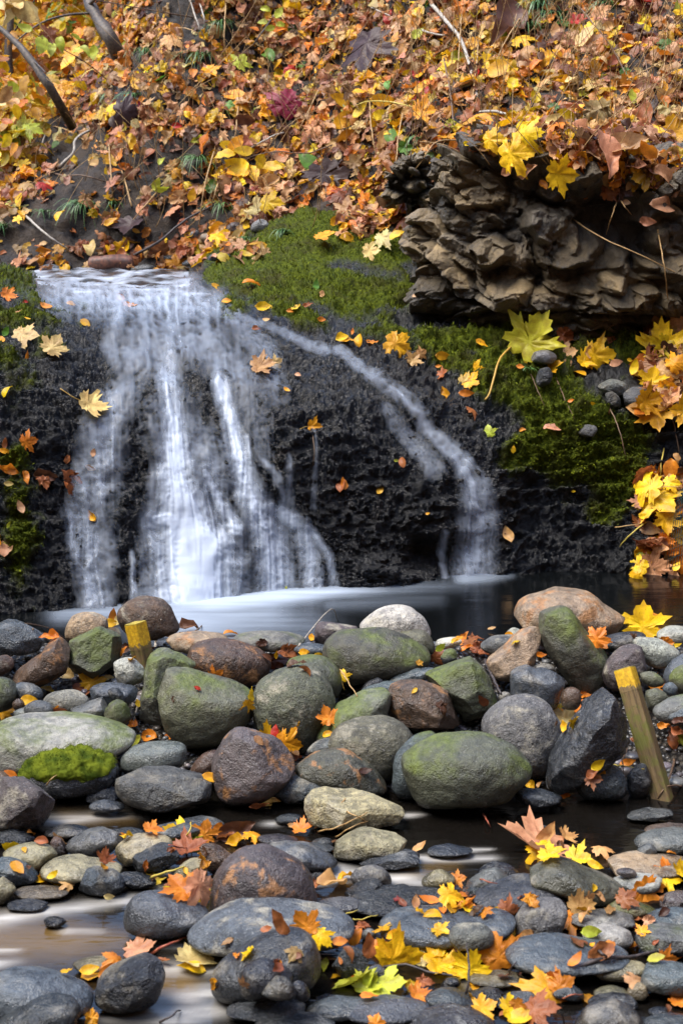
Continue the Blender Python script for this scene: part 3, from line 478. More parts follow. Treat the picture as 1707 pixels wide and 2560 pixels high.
def stone_verts(D3, c, th, T, Y, sub, seed, ang, depth=None, q=.86, lump=.045):
    d = ray(c[0], c[1]); t = Y/d[1]; s = t/FPX
    pos = CAM+d*t
    el = math.atan2(-d[2], d[1])
    ext = T*s; wx = (ext*abs(np.cos(th))).max(); hz = (ext*abs(np.sin(th))).max()
    Dp = depth if depth else min(.5*(wx+hz)*.9, 1.35*hz/max(math.sin(el), .12), .9*wx)
    k = math.sqrt(max(.2, 1-(Dp*math.sin(el)/hz)**2))/math.cos(el)
    dx, dy, dz = D3[:, 0], D3[:, 1], D3[:, 2]
    rho = np.hypot(dx, dz); R = np.interp(np.arctan2(-dz, dx), np.r_[th[-1]-2*math.pi, th, th[0]+2*math.pi], np.r_[ext[-1], ext, ext[0]])
    rm = ext.mean(); Rb = rm+(R-rm)*np.clip(rho*1.25, 0, 1)
    rq = rho**q; u = np.where(rho > 1e-6, rho, 1)
    V = np.c_[Rb*dx/u*rq, Dp*np.sign(dy)*np.abs(dy)**q, Rb*dz/u*rq*k]
    size = (wx+hz)/2; rs = np.random.default_rng(seed); off = rs.uniform(0, 90, 3)
    V = V+D3*(fbm(V/size*1.1+off, 3)*lump*size)[:, None]
    if ang > .15:
        n = int(6+16*ang)
        for _ in range(n):
            nn = rs.normal(size=3); nn[1] -= .35; nn /= np.linalg.norm(nn); pr = V@nn; lim = pr.max()*(1-rs.uniform(.03, .10+.22*ang))
            V = V-nn*(np.maximum(0, pr-lim)*.93)[:, None]
        V = V+D3*(fbm(V/size*3+off, 3)*.035*ang*size)[:, None]
    V = V+D3*(fbm(V/size*6+off, 2)*.006*size)[:, None]
    return pos, V, size, Dp
RAMP0, RAMPS = -.10, .30
def ramp_hit(px, py):
    """where the sight line meets the sloping middle layer of the stone dam"""
    d = ray(px, py); return (CAMZ-RAMP0+RAMPS*4.2)/(RAMPS-d[2]/d[1])
STONE_INFO = []      # (name label, position, size) for naming neighbours
def place_stones(txt):
    idx = 0
    for ln in txt.strip().splitlines():
        sid, mt, ck, ang, pts, label = ln.split(';'); idx += 1
        seed = sum(ord(ch)*(7+i) for i, ch in enumerate(sid))
        P = cpx(sid[0], [float(v) for v in pts.split()]); S = closed_spline(P)
        c, th, T = radial(S); w = P[:, 0].max()-P[:, 0].min(); bot = P[:, 1].max()
        zone = sid[0]
        if zone in 'EH':
            g = ground_hit(c[0], bot-4); Y = g[1]-(.02 if zone == 'H' else -.01)
        elif bot > 1990:
            hz = (T*abs(np.sin(th))).max()
            Y = hit_z(c[0], bot, WATER_Z)[1]; Y = Y+.06*min(.45*w, 1.35*hz/.4)*Y/FPX
        else: Y = float(ramp_hit(c[0], c[1]))
        YOVER.get(sid) and None
        Y += YOVER.get(sid, 0)
        sub = 6 if w > 170 else 5 if w > 75 else 4
        if float(ang) > .6 and w > 90: sub = 6
        D3, F = ico(sub)
        pos, V, size, Dp = stone_verts(D3, c, th, T, Y, sub, seed, float(ang), q=.80 if float(ang) > .3 else .88)
        me = mesh_np('stone', V, F); o = obj('stone', me, MAT[mt], loc=tuple(pos)); 
        rs = np.random.default_rng(seed+5); col = np.array(SCOL[ck])*rs.uniform(.60, .88)*rs.uniform(.95, 1.05, 3)
        o.color = (*col, 1)
        big = w > 150
        o.name = 'boulder' if big else 'stone' if w > 55 else 'pebble'
        tag(o, label, o.name.split('.')[0], 'stones of the low dam' if zone in 'AB' and bot < 2050 else 'stones in the stream bed' if zone in 'ABCD' else 'stones on the far bank' if zone == 'E' else 'stones in the mossy slope')
        D2, F2 = ico(3); p2, V2, _, _ = stone_verts(D2, c, th, T, Y, 3, seed, float(ang), q=.80 if float(ang) > .3 else .88)
        collide(V2+p2, F2); STONE_INFO.append((label, np.array(pos), size, sid, o))
YOVER = {'C26': -.11, 'C27': -.15, 'C28': -.12, 'A17': -.05, 'D16': -.06, 'D12b': -.08, 'D19': -.07, 'C31b': .03, 'C33': -.03, 'A9': -.03, 'A16': -.03, 'A36': -.03, 'B25': -.03}
# ------------------------------------------------------------- terrain: hillside, bedrock, stream bed
K = W/1568.0
HILL = [(-300,600,9.0),(0,600,9.0),(300,600,8.9),(450,560,8.8),(600,520,8.65),(750,480,8.5),(850,470,8.3),(100,480,9.2),(300,400,9.35),(500,400,9.1),
 (700,350,9.05),(850,350,8.6),(300,200,9.9),(500,150,9.9),(800,150,9.4),(1000,200,8.6),(1000,330,7.95),(1250,330,7.5),(1500,340,7.3),(1800,340,7.2),
 (1250,200,8.0),(1500,200,7.8),(1800,200,7.6),(350,0,10.8),(700,0,10.3),(1000,0,9.2),(1300,0,8.7),(1700,0,8.4),(350,-250,12),(1000,-250,10.2),(1700,-250,9.4),
 (150,250,11),(100,120,14),(0,200,14.),(0,0,17),(200,0,14),(-200,300,12),(-300,100,15),(-300,-250,18),(100,-250,18),(0,430,9.8),(-300,450,9.6),
 (900,500,8),(1200,500,7.8),(1600,500,7.6),(1700,620,7.5),(1200,620,7.7),(2200,300,7),(2200,-200,9),(2200,600,7.2),(-600,600,9),(-700,0,16)]
ROCK_ROWS = {       # depth of the bedrock along rows, top to bottom
 470: [(-500,11.5),(420,11.5),(560,10),(700,8.9),(800,8.6),(900,8.4),(1200,8.3),(2300,8.2)],
 500: [(-500,11),(420,11),(560,9.2),(700,8.45),(800,8.25),(900,8.1),(1200,8),(2300,7.9)],
 540: [(-500,10.6),(400,10),(500,9.2),(600,8.4),(700,8.05),(800,7.95),(950,7.9),(1200,7.9),(2300,7.7)],
 600: [(-500,8.6),(-60,8.6),(-30,9.3),(400,9.4),(470,8.5),(520,8.0),(600,7.75),(800,7.65),(950,7.7),(2300,7.6)],
 640: [(-500,6.7),(-20,6.85),(20,7.4),(60,8.8),(400,8.9),(440,8.1),(480,7.6),(560,7.38),(700,7.32),(900,7.38),(1200,7.6),(2300,7.4)],
 665: [(-500,6.55),(0,6.68),(50,6.95),(95,7.4),(200,7.75),(420,7.75),(480,7.35),(560,7.18),(700,7.18),(900,7.27),(1400,7.35),(2300,7.25)],
 690: [(-500,6.4),(0,6.5),(100,6.65),(200,6.78),(300,6.95),(450,6.98),(520,6.98),(600,6.98),(800,7.12),(1000,7.18),(1400,7.2),(2300,7.1)],
 730: [(-500,6.25),(0,6.36),(150,6.5),(300,6.66),(450,6.71),(600,6.75),(800,6.92),(1000,7.05),(1400,7.08),(2300,6.98)],
 800: [(-500,6),(0,6.16),(150,6.26),(300,6.38),(450,6.45),(650,6.5),(800,6.6),(1000,6.8),(1300,6.84),(1500,6.78),(2300,6.7)],
 870: [(-500,5.85),(0,6.03),(150,6.1),(300,6.2),(450,6.26),(650,6.3),(800,6.38),(900,6.46),(1000,6.62),(1300,6.66),(1500,6.62),(2300,6.5)],
 950: [(-500,5.75),(0,5.92),(250,6.02),(450,6.1),(650,6.13),(800,6.2),(950,6.28),(1020,6.4),(1100,6.48),(1400,6.48),(2300,6.4)],
 1150: [(-500,5.6),(0,5.74),(250,5.84),(450,5.93),(800,6.03),(1050,6.1),(1120,6.2),(1200,6.3),(1450,6.3),(2300,6.2)],
 1330: [(-500,5.48),(0,5.61),(300,5.71),(450,5.78),(700,5.925),(1000,6.01),(1150,6.12),(1450,6.12),(2300,6.05)],
 1450: [(-500,5.38),(0,5.51),(300,5.60),(450,5.68),(700,5.80),(1000,5.88),(1150,5.98),(1450,5.98),(2300,5.9)]}
def rows_depth(X, Y):
    """smooth along rows, monotone cubic from row to row (no overshoot)"""
    xs = X[0]; ks = sorted(ROCK_ROWS); R = []
    for k in ks:
        p = np.array(ROCK_ROWS[k], float); f = lambda q: np.interp(q, p[:, 0]*K, p[:, 1]); R.append(sum(w*f(xs+o) for o, w in ((-60, .1), (-36, .2), (-12, .2), (12, .2), (36, .2), (60, .1))))
    R = np.array(R); t = np.array(ks)*K; h = np.diff(t)[:, None]; d = np.diff(R, axis=0)/h; m = np.zeros_like(R); m[0], m[-1] = d[0], d[-1]
    for i in range(1, len(ks)-1):
        w1, w2 = 2*h[i]+h[i-1], h[i]+2*h[i-1]; ok = d[i-1]*d[i] > 0; dd1 = np.where(ok, d[i-1], 1); dd2 = np.where(ok, d[i], 1); m[i] = np.where(ok, (w1+w2)/(w1/dd1+w2/dd2), 0)
    out = np.zeros(X.shape)
    for r, y in enumerate(Y[:, 0]):
        i = int(np.clip(np.searchsorted(t, y)-1, 0, len(t)-2)); hh = t[i+1]-t[i]; u = (y-t[i])/hh
        out[r] = (2*u**3-3*u**2+1)*R[i]+(u**3-2*u**2+u)*hh*m[i]+(-2*u**3+3*u**2)*R[i+1]+(u**3-u**2)*hh*m[i+1]
    return out
HILL = [(x*K, y*K, z) for x, y, z in HILL]
def sheet(ctrl, xs, ys):
    X, Y = np.meshgrid(xs, ys); D = rbf(ctrl, X, Y) if ctrl is not None else rows_depth(X, Y); P = at(X.ravel(), Y.ravel(), D.ravel())
    G = P.reshape(*X.shape, 3); a = np.gradient(G, axis=1); b = np.gradient(G, axis=0); n = np.cross(a, b); n /= np.linalg.norm(n, axis=2)[..., None]+1e-12
    N = n.reshape(-1, 3); s = np.sign(((CAM-P)*N).sum(1)); N = N*s[:, None]
    return X.ravel(), Y.ravel(), P, N, grid_faces(len(xs), len(ys))
def sstep(x, a, b): t = np.clip((x-a)/(b-a), 0, 1); return t*t*(3-2*t)
m, nt, b, out = new_mat('leafy_bank_soil'); n = NB(nt); c0 = n.coord(); vv = n.node('ShaderNodeTexVoronoi'); n.put(vv.inputs['Vector'], c0); vv.inputs['Scale'].default_value = 16
n.put(b.inputs['Base Color'], n.mix(n.ramp(n.sep(vv.outputs['Color'])[0], .2, .9), (.03, .022, .014), (.20, .085, .02))); b.inputs['Roughness'].default_value = .8; BANKM = m
# hillside
hx = np.r_[np.arange(-500, -20, 14), np.arange(-20, 1730, 6), np.arange(1730, 2300, 14)]; hy = np.arange(-260, 690, 6)
X, Y, P, N, F = sheet(HILL, hx, hy)
P = P+N*(.07*fbm(P*2.2, 3)+.03*fbm(P*9, 3)+.012*ridged(P*26, 2))[:, None]
HP, HN, HPX = P, N, np.c_[X, Y]
m, nt, b, out = new_mat('damp_soil'); n = NB(nt); c0 = n.coord()
n.put(b.inputs['Base Color'], n.mix(n.ramp(n.noise(c0, 7, 6, .65), .35, .7), (.010, .007, .005), (.042, .026, .014)))
b.inputs['Roughness'].default_value = .8; n.put(b.inputs['Normal'], n.bump(n.noise(c0, 60, 5, .7), .7, .03)); SOIL = m
struct(obj('hillside', mesh_np('hillside', P, F), SOIL)); collide(P, F)
HILL_F = F
# bedrock with the fall
rx = np.r_[np.arange(-420, -20, 10), np.arange(-20, 1730, 3.2), np.arange(1730, 2300, 10)]; ry = np.arange(540, 1570, 3.2)
X, Y, P, N, F = sheet(None, rx, ry)
# channel worn by the right hand trickle, strata under the outcrop
G1 = lambda pts: [tuple(cpx('G', [p[:2]])[0])+(p[2]*CROP['G'][2], p[3]) for p in pts]
H1 = lambda pts: [tuple(cpx('H', [p[:2]])[0])+(p[2]*CROP['H'][2], p[3]) for p in pts]
TRICKLE = G1([(960,250,50,.2),(1150,335,30,.22),(1350,405,28,.28),(1500,450,28,.32)])+H1([(0,455,28,.34),(100,565,32,.32),(260,660,34,.30),(350,745,30,.32),(440,880,34,.36),(540,985,42,.40),(590,1065,54,.44),(612,1200,84,.40),(612,1330,84,.38),(605,1490,86,.38)])
FALL = [G1([(400,225,50,.2),(540,300,60,.36),(500,420,50,.34),(540,520,40,.3)]), G1([(1040,300,60,.25),(1190,450,80,.26),(1260,640,80,.2)]), G1([(800,200,120,.3),(790,300,110,.36),(770,420,90,.38),(755,560,70,.5),(785,700,62,.6),(795,900,76,.95),(790,1040,95,.8),(830,1200,140,.9),(880,1350,185,1.),(890,1600,195,1.)]),  # first two strokes: pale veil painted for sheen on the thin wet film
 G1([(740,560,40,.6),(770,700,28,.75),(790,800,30,.85)]), G1([(990,570,34,.4),(1000,610,38,.85),(1035,700,40,.8),(1085,900,48,.75),(1105,1050,60,.75),(1165,1180,75,.72),(1230,1300,90,.62),(1260,1600,95,.55)]),
 G1([(990,480,50,.3),(1000,600,40,.5)]), G1([(1110,800,14,.0),(1120,840,16,.6),(1132,930,18,.4),(1140,1050,26,.3)]), G1([(1150,900,14,.0),(1200,950,18,.3),(1250,1000,22,.3),(1300,1160,34,.26)]), G1([(915,970,14,.0),(930,1000,20,.6),(990,1120,34,.6),(1060,1250,50,.7)]),
 G1([(1150,1160,50,.6),(1270,1170,40,.62),(1370,1240,44,.55),(1400,1380,55,.5),(1420,1560,60,.42)]), G1([(1270,1160,20,.4),(1400,1240,26,.4),(1490,1360,24,.36),(1520,1540,26,.3)]), G1([(1420,790,10,.12),(1435,900,12,.2),(1420,1150,22,.14)]), G1([(1310,880,14,.0),(1310,960,22,.22),(1310,1150,30,.2)]),
 G1([(700,1215,60,.7),(780,1215,60,.9),(850,1260,80,.9)]), G1([(560,640,90,.34),(480,760,110,.36),(450,950,120,.34),(400,1150,110,.36),(420,1350,110,.34),(440,1620,90,.3)]), G1([(330,1180,30,.3),(330,1300,30,.35),(390,1450,40,.35),(410,1600,36,.5)]), G1([(520,1450,14,.0),(470,1485,16,.35),(400,1510,22,.4),(390,1600,24,.3)]),
 G1([(600,1360,16,.35),(610,1600,20,.4)]), G1([(690,1230,40,.4),(720,1400,50,.5),(740,1600,50,.6)]), G1([(620,500,120,.4),(700,420,130,.38),(900,420,150,.34),(1050,520,110,.28),(1150,700,110,.2),(1180,900,90,.15)]), G1([(800,800,180,.3),(930,900,120,.3),(950,1050,110,.34)]),
 G1([(300,170,150,.3),(600,230,120,.42),(800,240,150,.42),(960,270,90,.35)]), G1([(640,330,60,.25),(570,450,60,.25)]), TRICKLE, H1([(470,1270,22,.25),(480,1480,24,.22)]), H1([(200,720,40,.2),(330,860,50,.22),(420,1000,50,.2)])]
FLOW = seg_field(X, Y, FALL); worn = 1-.72*np.clip(FLOW*1.3, 0, 1)
flat = sstep(Y, 640, 760)            # quiet towards the grazing top
face = sstep(Y, 780, 900)
low = .04*fbm(P*2.6+3, 2)*(.35+.65*face)
mid = (.020*ridged(P*np.array([7, 7, 11])+5, 3, .55)+.022*fbm(P*np.array([18, 18, 30]), 4, gain=.62))*(.5+.5*face)*worn
fine = .0085*ridged(P*60+1, 3, .7)*(.6+.4*flat)*worn
strata = np.exp(-((Y-790)/75)**2)*sstep(X, 880, 1020)
zz = P[:, 2]*17+1.2*perlin(P*2.2)+.5*X/300; st = zz-np.floor(zz)
steps = .075*strata*(st**2-.3)+.03*strata*fbm(P*14, 3)
blocks = sstep(X, 1180, 1320)*sstep(Y, 800, 860)
zz2 = P[:, 2]*11+1.6*perlin(P*2.6+4); blk = .05*blocks*((zz2-np.floor(zz2))**1.5-.4)
groove = -.03*seg_field(X, Y, [TRICKLE])
undercut = -.16*np.exp(-((Y-1395)/42)**2)*np.exp(-((X-1065)/85)**2)        # hollow behind the right fall
lump = .10*np.exp(-((Y-1420)/45)**2-((X-985)/95)**2)
disp = low+mid+fine+steps+blk+groove+undercut+lump
def blur(a, r, ax):
    k = np.ones(2*r+1)/(2*r+1); p = np.pad(a, [(r, r) if i == ax else (0, 0) for i in (0, 1)], 'edge'); return np.apply_along_axis(lambda q: np.convolve(q, k, 'valid'), ax, p)
_d = (disp-.5*undercut).reshape(len(ry), len(rx)); RB = P+N*blur(blur(_d, 5, 0), 3, 1).ravel()[:, None]
P2 = P+N*disp[:, None]
S = lambda *p: [(a, bb, c, d) for a, bb, c, d in p]
MOSS_ST = [S((560,690,55,1.1),(700,640,90,1.25),(830,590,95,1.25),(980,640,80,1.2)), S((600,725,50,1.1),(800,735,66,1.25),(1010,765,66,1.2)), S((560,770,36,.6),(760,795,44,.75),(960,815,44,.75)), S((760,540,40,1),(820,560,50,1)),
 S((880,850,25,.6),(1050,880,45,.9),(1250,880,50,.95),(1500,880,50,.9),(1650,900,50,.8)), S((1230,950,90,1.1),(1380,1030,130,1.15),(1520,1120,130,1.15)), S((1320,1130,100,.9),(1540,1180,110,1.1)), S((1450,1250,80,.55),(1540,1280,60,.7)),
 S((1080,900,50,.7),(1200,960,60,.8)), S((-60,700,60,1),(60,715,45,.9),(80,735,30,.6)), S((0,800,90,.68),(120,850,100,.62),(200,800,60,.58)), S((0,920,100,.62),(60,1000,90,.55)), S((20,1150,100,.6),(40,1300,100,.64),(70,1450,90,.6)), S((150,635,40,1),(260,640,40,.9))]
moss = seg_field(X, Y, MOSS_ST); moss = sstep(moss+.40*fbm(P*6, 4)+.14*perlin(P*40), .40, .80)
P2 = P2+N*(moss*(.022+.022*fbm(P*np.array([8, 8, 14]), 3)+.010*perlin(P*30)))[:, None]
wetf = sstep(seg_field(X, Y, [TRICKLE, S((480,800,250,1),(480,1000,330,1),(520,1450,380,1)), S((850,900,200,.9),(900,1100,260,1),(880,1400,300,1)), S((1150,1000,120,.8),(1200,1350,200,.9))]), .15, .7)
m, nt, b, out = new_mat('wet_black_bedrock'); n = NB(nt); c0 = n.coord()
mo = n.attr('moss'); we = n.attr('wet'); n1 = n.noise(c0, 16, 6, .68); n2 = n.noise(c0, 70, 4, .7); n3 = n.noise(c0, 260, 3, .6)
c = n.mix(n.ramp(n1, .35, .68), (.002, .0022, .0026), (.009, .0092, .0098))
c = n.mix(n.ramp(n2, .52, .75, 0, .6), c, (.017, .017, .017))
c = n.mix(n.ramp(n.noise(c0, 5, 5, .6), .56, .7, 0, .55), c, (.018, .013, .007))
mc = n.mix(n.ramp(n2, .3, .72), (.022, .034, .004), (.125, .150, .012)); mc = n.mix(n.ramp(n.noise(c0, 6, 4, .6), .45, .7, 0, .7), mc, (.045, .038, .014))
n.put(b.inputs['Base Color'], n.mix(mo, c, mc))
r = n.ramp(n2, .3, .7, .06, .20); r = n.math('SUBTRACT', r, n.math('MULTIPLY', we, .07)); n.put(b.inputs['Roughness'], n.math('ADD', r, n.math('MULTIPLY', mo, .5), True))
n.put(b.inputs['Specular IOR Level'], n.ramp(mo, 0., 1., .55, .06))
h = n.math('ADD', n.math('ADD', n.math('MULTIPLY', n2, 1.3), n.math('MULTIPLY', n3, .8)), n.math('MULTIPLY', n.noise(c0, 30, 5, .65), .8))
n.put(b.inputs['Normal'], n.bump(h, .8, .016)); ROCKM = m
o = struct(obj('bedrock', mesh_np('bedrock', P2, F, {'moss': moss, 'wet': wetf}), ROCKM))
nu, nv = len(rx), len(ry); sub_i = np.arange(nu*nv).reshape(nv, nu)[::2, ::2]
collide(P2[sub_i.ravel()], grid_faces(sub_i.shape[1], sub_i.shape[0]))
RX, RY, RP, RN, RMOSS = X, Y, P2, N, moss
BV_G = []
for V_, F_ in COL: BV_G.append(BVHTree.FromPolygons(V_.tolist(), F_.tolist()))
def ground_hit(px, py):
    d = Vector(ray(px, py)).normalized(); best = None
    for t in BV_G:
        h = t.ray_cast(Vector(CAM), d)
        if h[0] is not None and (best is None or h[3] < best[3]): best = h
    return np.array(best[0]) if best else at(px, py, 9.)

# ------------------------------------------------------------- brown fractured outcrop
m, nt, b, out = new_mat('fractured_brown_rock'); n = NB(nt); c0 = n.coord()
tone = n.attr('tone', 'Color'); n1 = n.noise(c0, 9, 6, .65); n2 = n.noise(c0, 60, 5, .7); crk = n.attr('crack')
c = n.mix(n.ramp(n1, .3, .7), n.mix(1., tone, (.6, .58, .55), 'MULTIPLY'), n.mix(1., tone, (1.35, 1.3, 1.2), 'MULTIPLY'))
c = n.mix(n.ramp(n2, .5, .75, 0, .6), c, n.mix(1., tone, (1.9, 1.85, 1.7), 'MULTIPLY'))
c = n.mix(n.ramp(n.noise(c0, 14, 5, .7), .56, .68, 0, .6), c, (.045, .042, .036))
c = n.mix(crk, c, (.02, .017, .013))
n.put(b.inputs['Base Color'], c); n.put(b.inputs['Roughness'], n.ramp(n2, .3, .7, .42, .7))
n.put(b.inputs['Normal'], n.bump(n.math('ADD', n2, n.math('MULTIPLY', n.noise(c0, 22, 6, .7), 1.2)), .6, .025)); OUTM = m

def blockfield(Q, n, rs, a0, h0, tilt, flat=.62, drop=.055, rot0=-.30, asp=(.45, .8), seeds=None):
    """height of angular blocks packed side by side: the highest flat-topped tilted block at each point"""
    c = Q[rs.integers(0, len(Q), n)] if seeds is None else seeds; n = len(c); a = a0*rs.uniform(.6, 1.5, n); b = a*rs.uniform(*asp, n); h = rs.normal(size=n)*h0; r = rot0+rs.normal(size=n)*.28; t = rs.normal(size=(n, 2))*tilt; sk = rs.uniform(-.5, .5, n)
    best = np.full(len(Q), -9.); who = np.zeros(len(Q), int); cr, sr = np.cos(r), np.sin(r)
    order = np.argsort(Q[:, 0]); C_, A_, B_, H_, T_, S_, CR, SR = c, a, b, h, t, sk, cr, sr
    for k in range(0, len(Q), 3000):
        ii = order[k:k+3000]; q = Q[ii]; pk_ = np.where((C_[:, 0] > q[:, 0].min()-3*a0) & (C_[:, 0] < q[:, 0].max()+3*a0))[0]
        if len(pk_) == 0: pk_ = np.arange(n)
        c, a, b, h, t, sk, cr, sr = C_[pk_], A_[pk_], B_[pk_], H_[pk_], T_[pk_], S_[pk_], CR[pk_], SR[pk_]
        d = q[:, None, :]-c[None]; u = d[..., 0]*cr+d[..., 2]*sr; v = -d[..., 0]*sr+d[..., 2]*cr; u = u+sk*v
        e = np.maximum(np.abs(u)/a, np.abs(v)/b); e = np.maximum(e, (np.abs(u)/a+np.abs(v)/b)*.72); e = np.maximum(e, np.abs(d[..., 1])/(a*2.5))
        z = h+t[:, 0]*np.clip(u, -a, a)+t[:, 1]*np.clip(v, -b, b)-drop*a0/.1*np.maximum(0, e-flat)*6.
        who[ii] = pk_[z.argmax(1)]; best[ii] = z.max(1)
    return best, who
def disc_front(nu_, nv_):
    u, v = np.meshgrid(np.linspace(-1, 1, nu_), np.linspace(-1, 1, nv_)); u, v = u.ravel(), v.ravel(); x = u*np.sqrt(1-v*v/2); z = v*np.sqrt(1-u*u/2); r2 = x*x+z*z
    return np.c_[x, -np.sqrt(np.maximum(0, 1-r2))+.25*sstep(r2, .92, 1), z], grid_faces(nu_, nv_)
def outcrop(name, pts, Y, depth, n1, n2, label, cat, dark, seed, sl=None):
    P = cpx('d', pts); c, th, T = radial(closed_spline(P)); D3, F = disc_front(940, 520) if n1 > 60 else disc_front(200, 200); rs = np.random.default_rng(seed)
    pos, V, size, Dp = stone_verts(D3, c, th, T, Y, 7, seed, .3, depth=depth, q=.55, lump=.05); k_ = min(1, size*1.5)
    out = D3*np.array([.7, 1.6, .8]); out[:, 1] -= .3; out /= np.linalg.norm(out, axis=1)[:, None]
    W_ = V+.025*k_*np.c_[fbm(V*6, 2), fbm(V*6+9, 2), fbm(V*6+17, 2)]; fr = V[D3[:, 1] < .4]
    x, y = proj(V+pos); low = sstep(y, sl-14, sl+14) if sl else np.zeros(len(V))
    b1, w1 = blockfield(W_, n1, rs, .14*k_, .034*k_, .55, seeds=fr[rs.integers(0, len(fr), n1)])
    b2, w2 = blockfield(W_, n2, rs, .055*k_, .018*k_, .62, drop=.06, seeds=fr[rs.integers(0, len(fr), n2)])
    zz = V[:, 2]*19+1.1*perlin(V*3)+.35*perlin(V*11); st = zz-np.floor(zz); sid_ = np.floor(zz)
    disp = (np.clip(b1, -.09, .12)+.85*np.clip(b2, -.06, .06))*(1-low)+low*(.07*(st**.6)-.06+.030*perlin(np.c_[V[:, 0]*7, sid_*3.3, V[:, 1]*3])+.5*np.clip(b2, -.05, .05))
    V = V+out*(disp+.0045*ridged(V*34, 3)+.010*fbm(V*11, 3))[:, None]
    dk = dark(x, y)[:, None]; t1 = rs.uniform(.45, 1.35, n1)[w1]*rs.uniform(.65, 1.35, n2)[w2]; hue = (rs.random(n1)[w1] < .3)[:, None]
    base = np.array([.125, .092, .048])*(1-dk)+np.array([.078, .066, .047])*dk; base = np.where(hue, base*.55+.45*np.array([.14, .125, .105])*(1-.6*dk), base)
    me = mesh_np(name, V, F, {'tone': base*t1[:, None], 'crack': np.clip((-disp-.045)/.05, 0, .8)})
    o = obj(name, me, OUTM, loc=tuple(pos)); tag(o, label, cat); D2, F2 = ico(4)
    nn_ = [np.argmin(((D3-q)**2).sum(1)) for q in D2]; collide(V[nn_]+pos, F2)
    STONE_INFO.append((label, np.array(pos), size, 'O', o)); return o
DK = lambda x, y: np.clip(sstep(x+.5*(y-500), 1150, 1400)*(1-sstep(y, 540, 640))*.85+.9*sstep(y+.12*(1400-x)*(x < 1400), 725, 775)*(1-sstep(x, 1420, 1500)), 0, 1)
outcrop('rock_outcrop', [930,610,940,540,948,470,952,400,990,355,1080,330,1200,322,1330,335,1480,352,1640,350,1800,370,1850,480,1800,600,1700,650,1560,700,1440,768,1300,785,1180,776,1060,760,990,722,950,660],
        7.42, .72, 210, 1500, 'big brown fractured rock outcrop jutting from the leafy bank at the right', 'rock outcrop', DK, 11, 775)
outcrop('boulder', [852,425,870,398,905,372,950,352,1000,350,1010,400,990,470,950,500,915,492,890,470,868,452], 7.75, .25, 22, 120,
        'brown angular rock lodged at the left shoulder of the big outcrop', 'boulder', lambda x, y: np.full(x.shape, .15), 12)

# unseen ravine banks added on both sides to cut side sky light
for sgn in (-1, 1):
    gx = np.linspace(0, 7, 50); gy = np.linspace(-5, 8.6, 90); X3, Y3 = np.meshgrid(gx, gy); X3 = X3.ravel(); Y3 = Y3.ravel(); base_x = 2.1+.25*np.clip(3-Y3, 0, 6)
    Z3 = -.6+2.4*np.clip(X3, 0, 2.2)+1.3*np.clip(X3-2.2, 0, 9); q = np.c_[sgn*(X3+base_x), Y3, Z3]; q[:, 2] += .12*fbm(q*1.6, 4)
    struct(obj('unseen_side_bank', mesh_np('unseen_side_bank', q, grid_faces(50, 90)), BANKM))

# unseen steep slope added behind the camera to shut low sky out of reflections
gx = np.linspace(-16, 16, 80); gy = np.linspace(-16, -2.2, 60); X3, Y3 = np.meshgrid(gx, gy); q = np.c_[X3.ravel(), Y3.ravel(), X3.ravel()*0]; q[:, 2] = -.8+1.9*np.clip(-2.6-q[:, 1], 0, 8)+.5*np.clip(-10.6-q[:, 1], 0, 9); q[:, 2] += .5*fbm(q*.5, 4)
struct(obj('unseen_back_slope', mesh_np('unseen_back_slope', q, grid_faces(80, 60)), BANKM))
# ------------------------------------------------------------- stream bed, pool, stream and the fall
bx = np.arange(-3.2, 3.21, .035); by = np.arange(1.6, 6.9, .035); X, Y = np.meshgrid(bx, by); X = X.ravel(); Y = Y.ravel()
P0 = np.c_[X, Y, X*0]
u, v = proj(np.c_[X, Y, X*0+WATER_Z])
z = -.205+.03*fbm(P0*2.5, 3)+.012*fbm(P0*14, 2)+.016*sstep(u, 850, 1250)*sstep(v, 2230, 2330)
dam = sstep(Y, 4.15, 4.3)*(1-sstep(Y, 5.02, 5.2)); z = z*(1-dam)+dam*(-.2+.29*np.clip(Y-4.2, 0, .8)+.02*fbm(P0*9, 2))
z = np.where(Y > 5.15, -.3-.2*sstep(Y, 5.2, 5.6), z)
V = np.c_[X, Y, z]; F = grid_faces(len(bx), len(by))
m, nt, b, out = new_mat('stream_gravel_floor'); n = NB(nt); c0 = n.coord()
vc = n.vor(c0, 55, 'F1', 'Color'); vd = n.vor(c0, 55)
c = n.mix(n.sep(vc)[0], (.022, .020, .018), (.085, .072, .055)); c = n.mix(n.ramp(vd, .25, .6), c, (.012, .011, .010))
n.put(b.inputs['Base Color'], c); b.inputs['Roughness'].default_value = .35; n.put(b.inputs['Normal'], n.bump(n.math('SUBTRACT', 1., vd), .9, .02))
struct(obj('stream_bed', mesh_np('stream_bed', V, F), m)); collide(V, F)
m, nt, b, out = new_mat('forest_floor'); n = NB(nt); n.put(b.inputs['Base Color'], n.mix(n.noise(n.coord(), 3, 5), (.02, .015, .01), (.09, .05, .02))); b.inputs['Roughness'].default_value = .9
gx = np.array([-60, -20, -6, 6, 20, 60.]); X2, Y2 = np.meshgrid(gx, np.array([-60, -20, -4, 2, 7, 20, 60.]))
struct(obj('ground', mesh_np('ground', np.c_[X2.ravel(), Y2.ravel(), np.full(X2.size, -.75)], grid_faces(6, 7)), m))

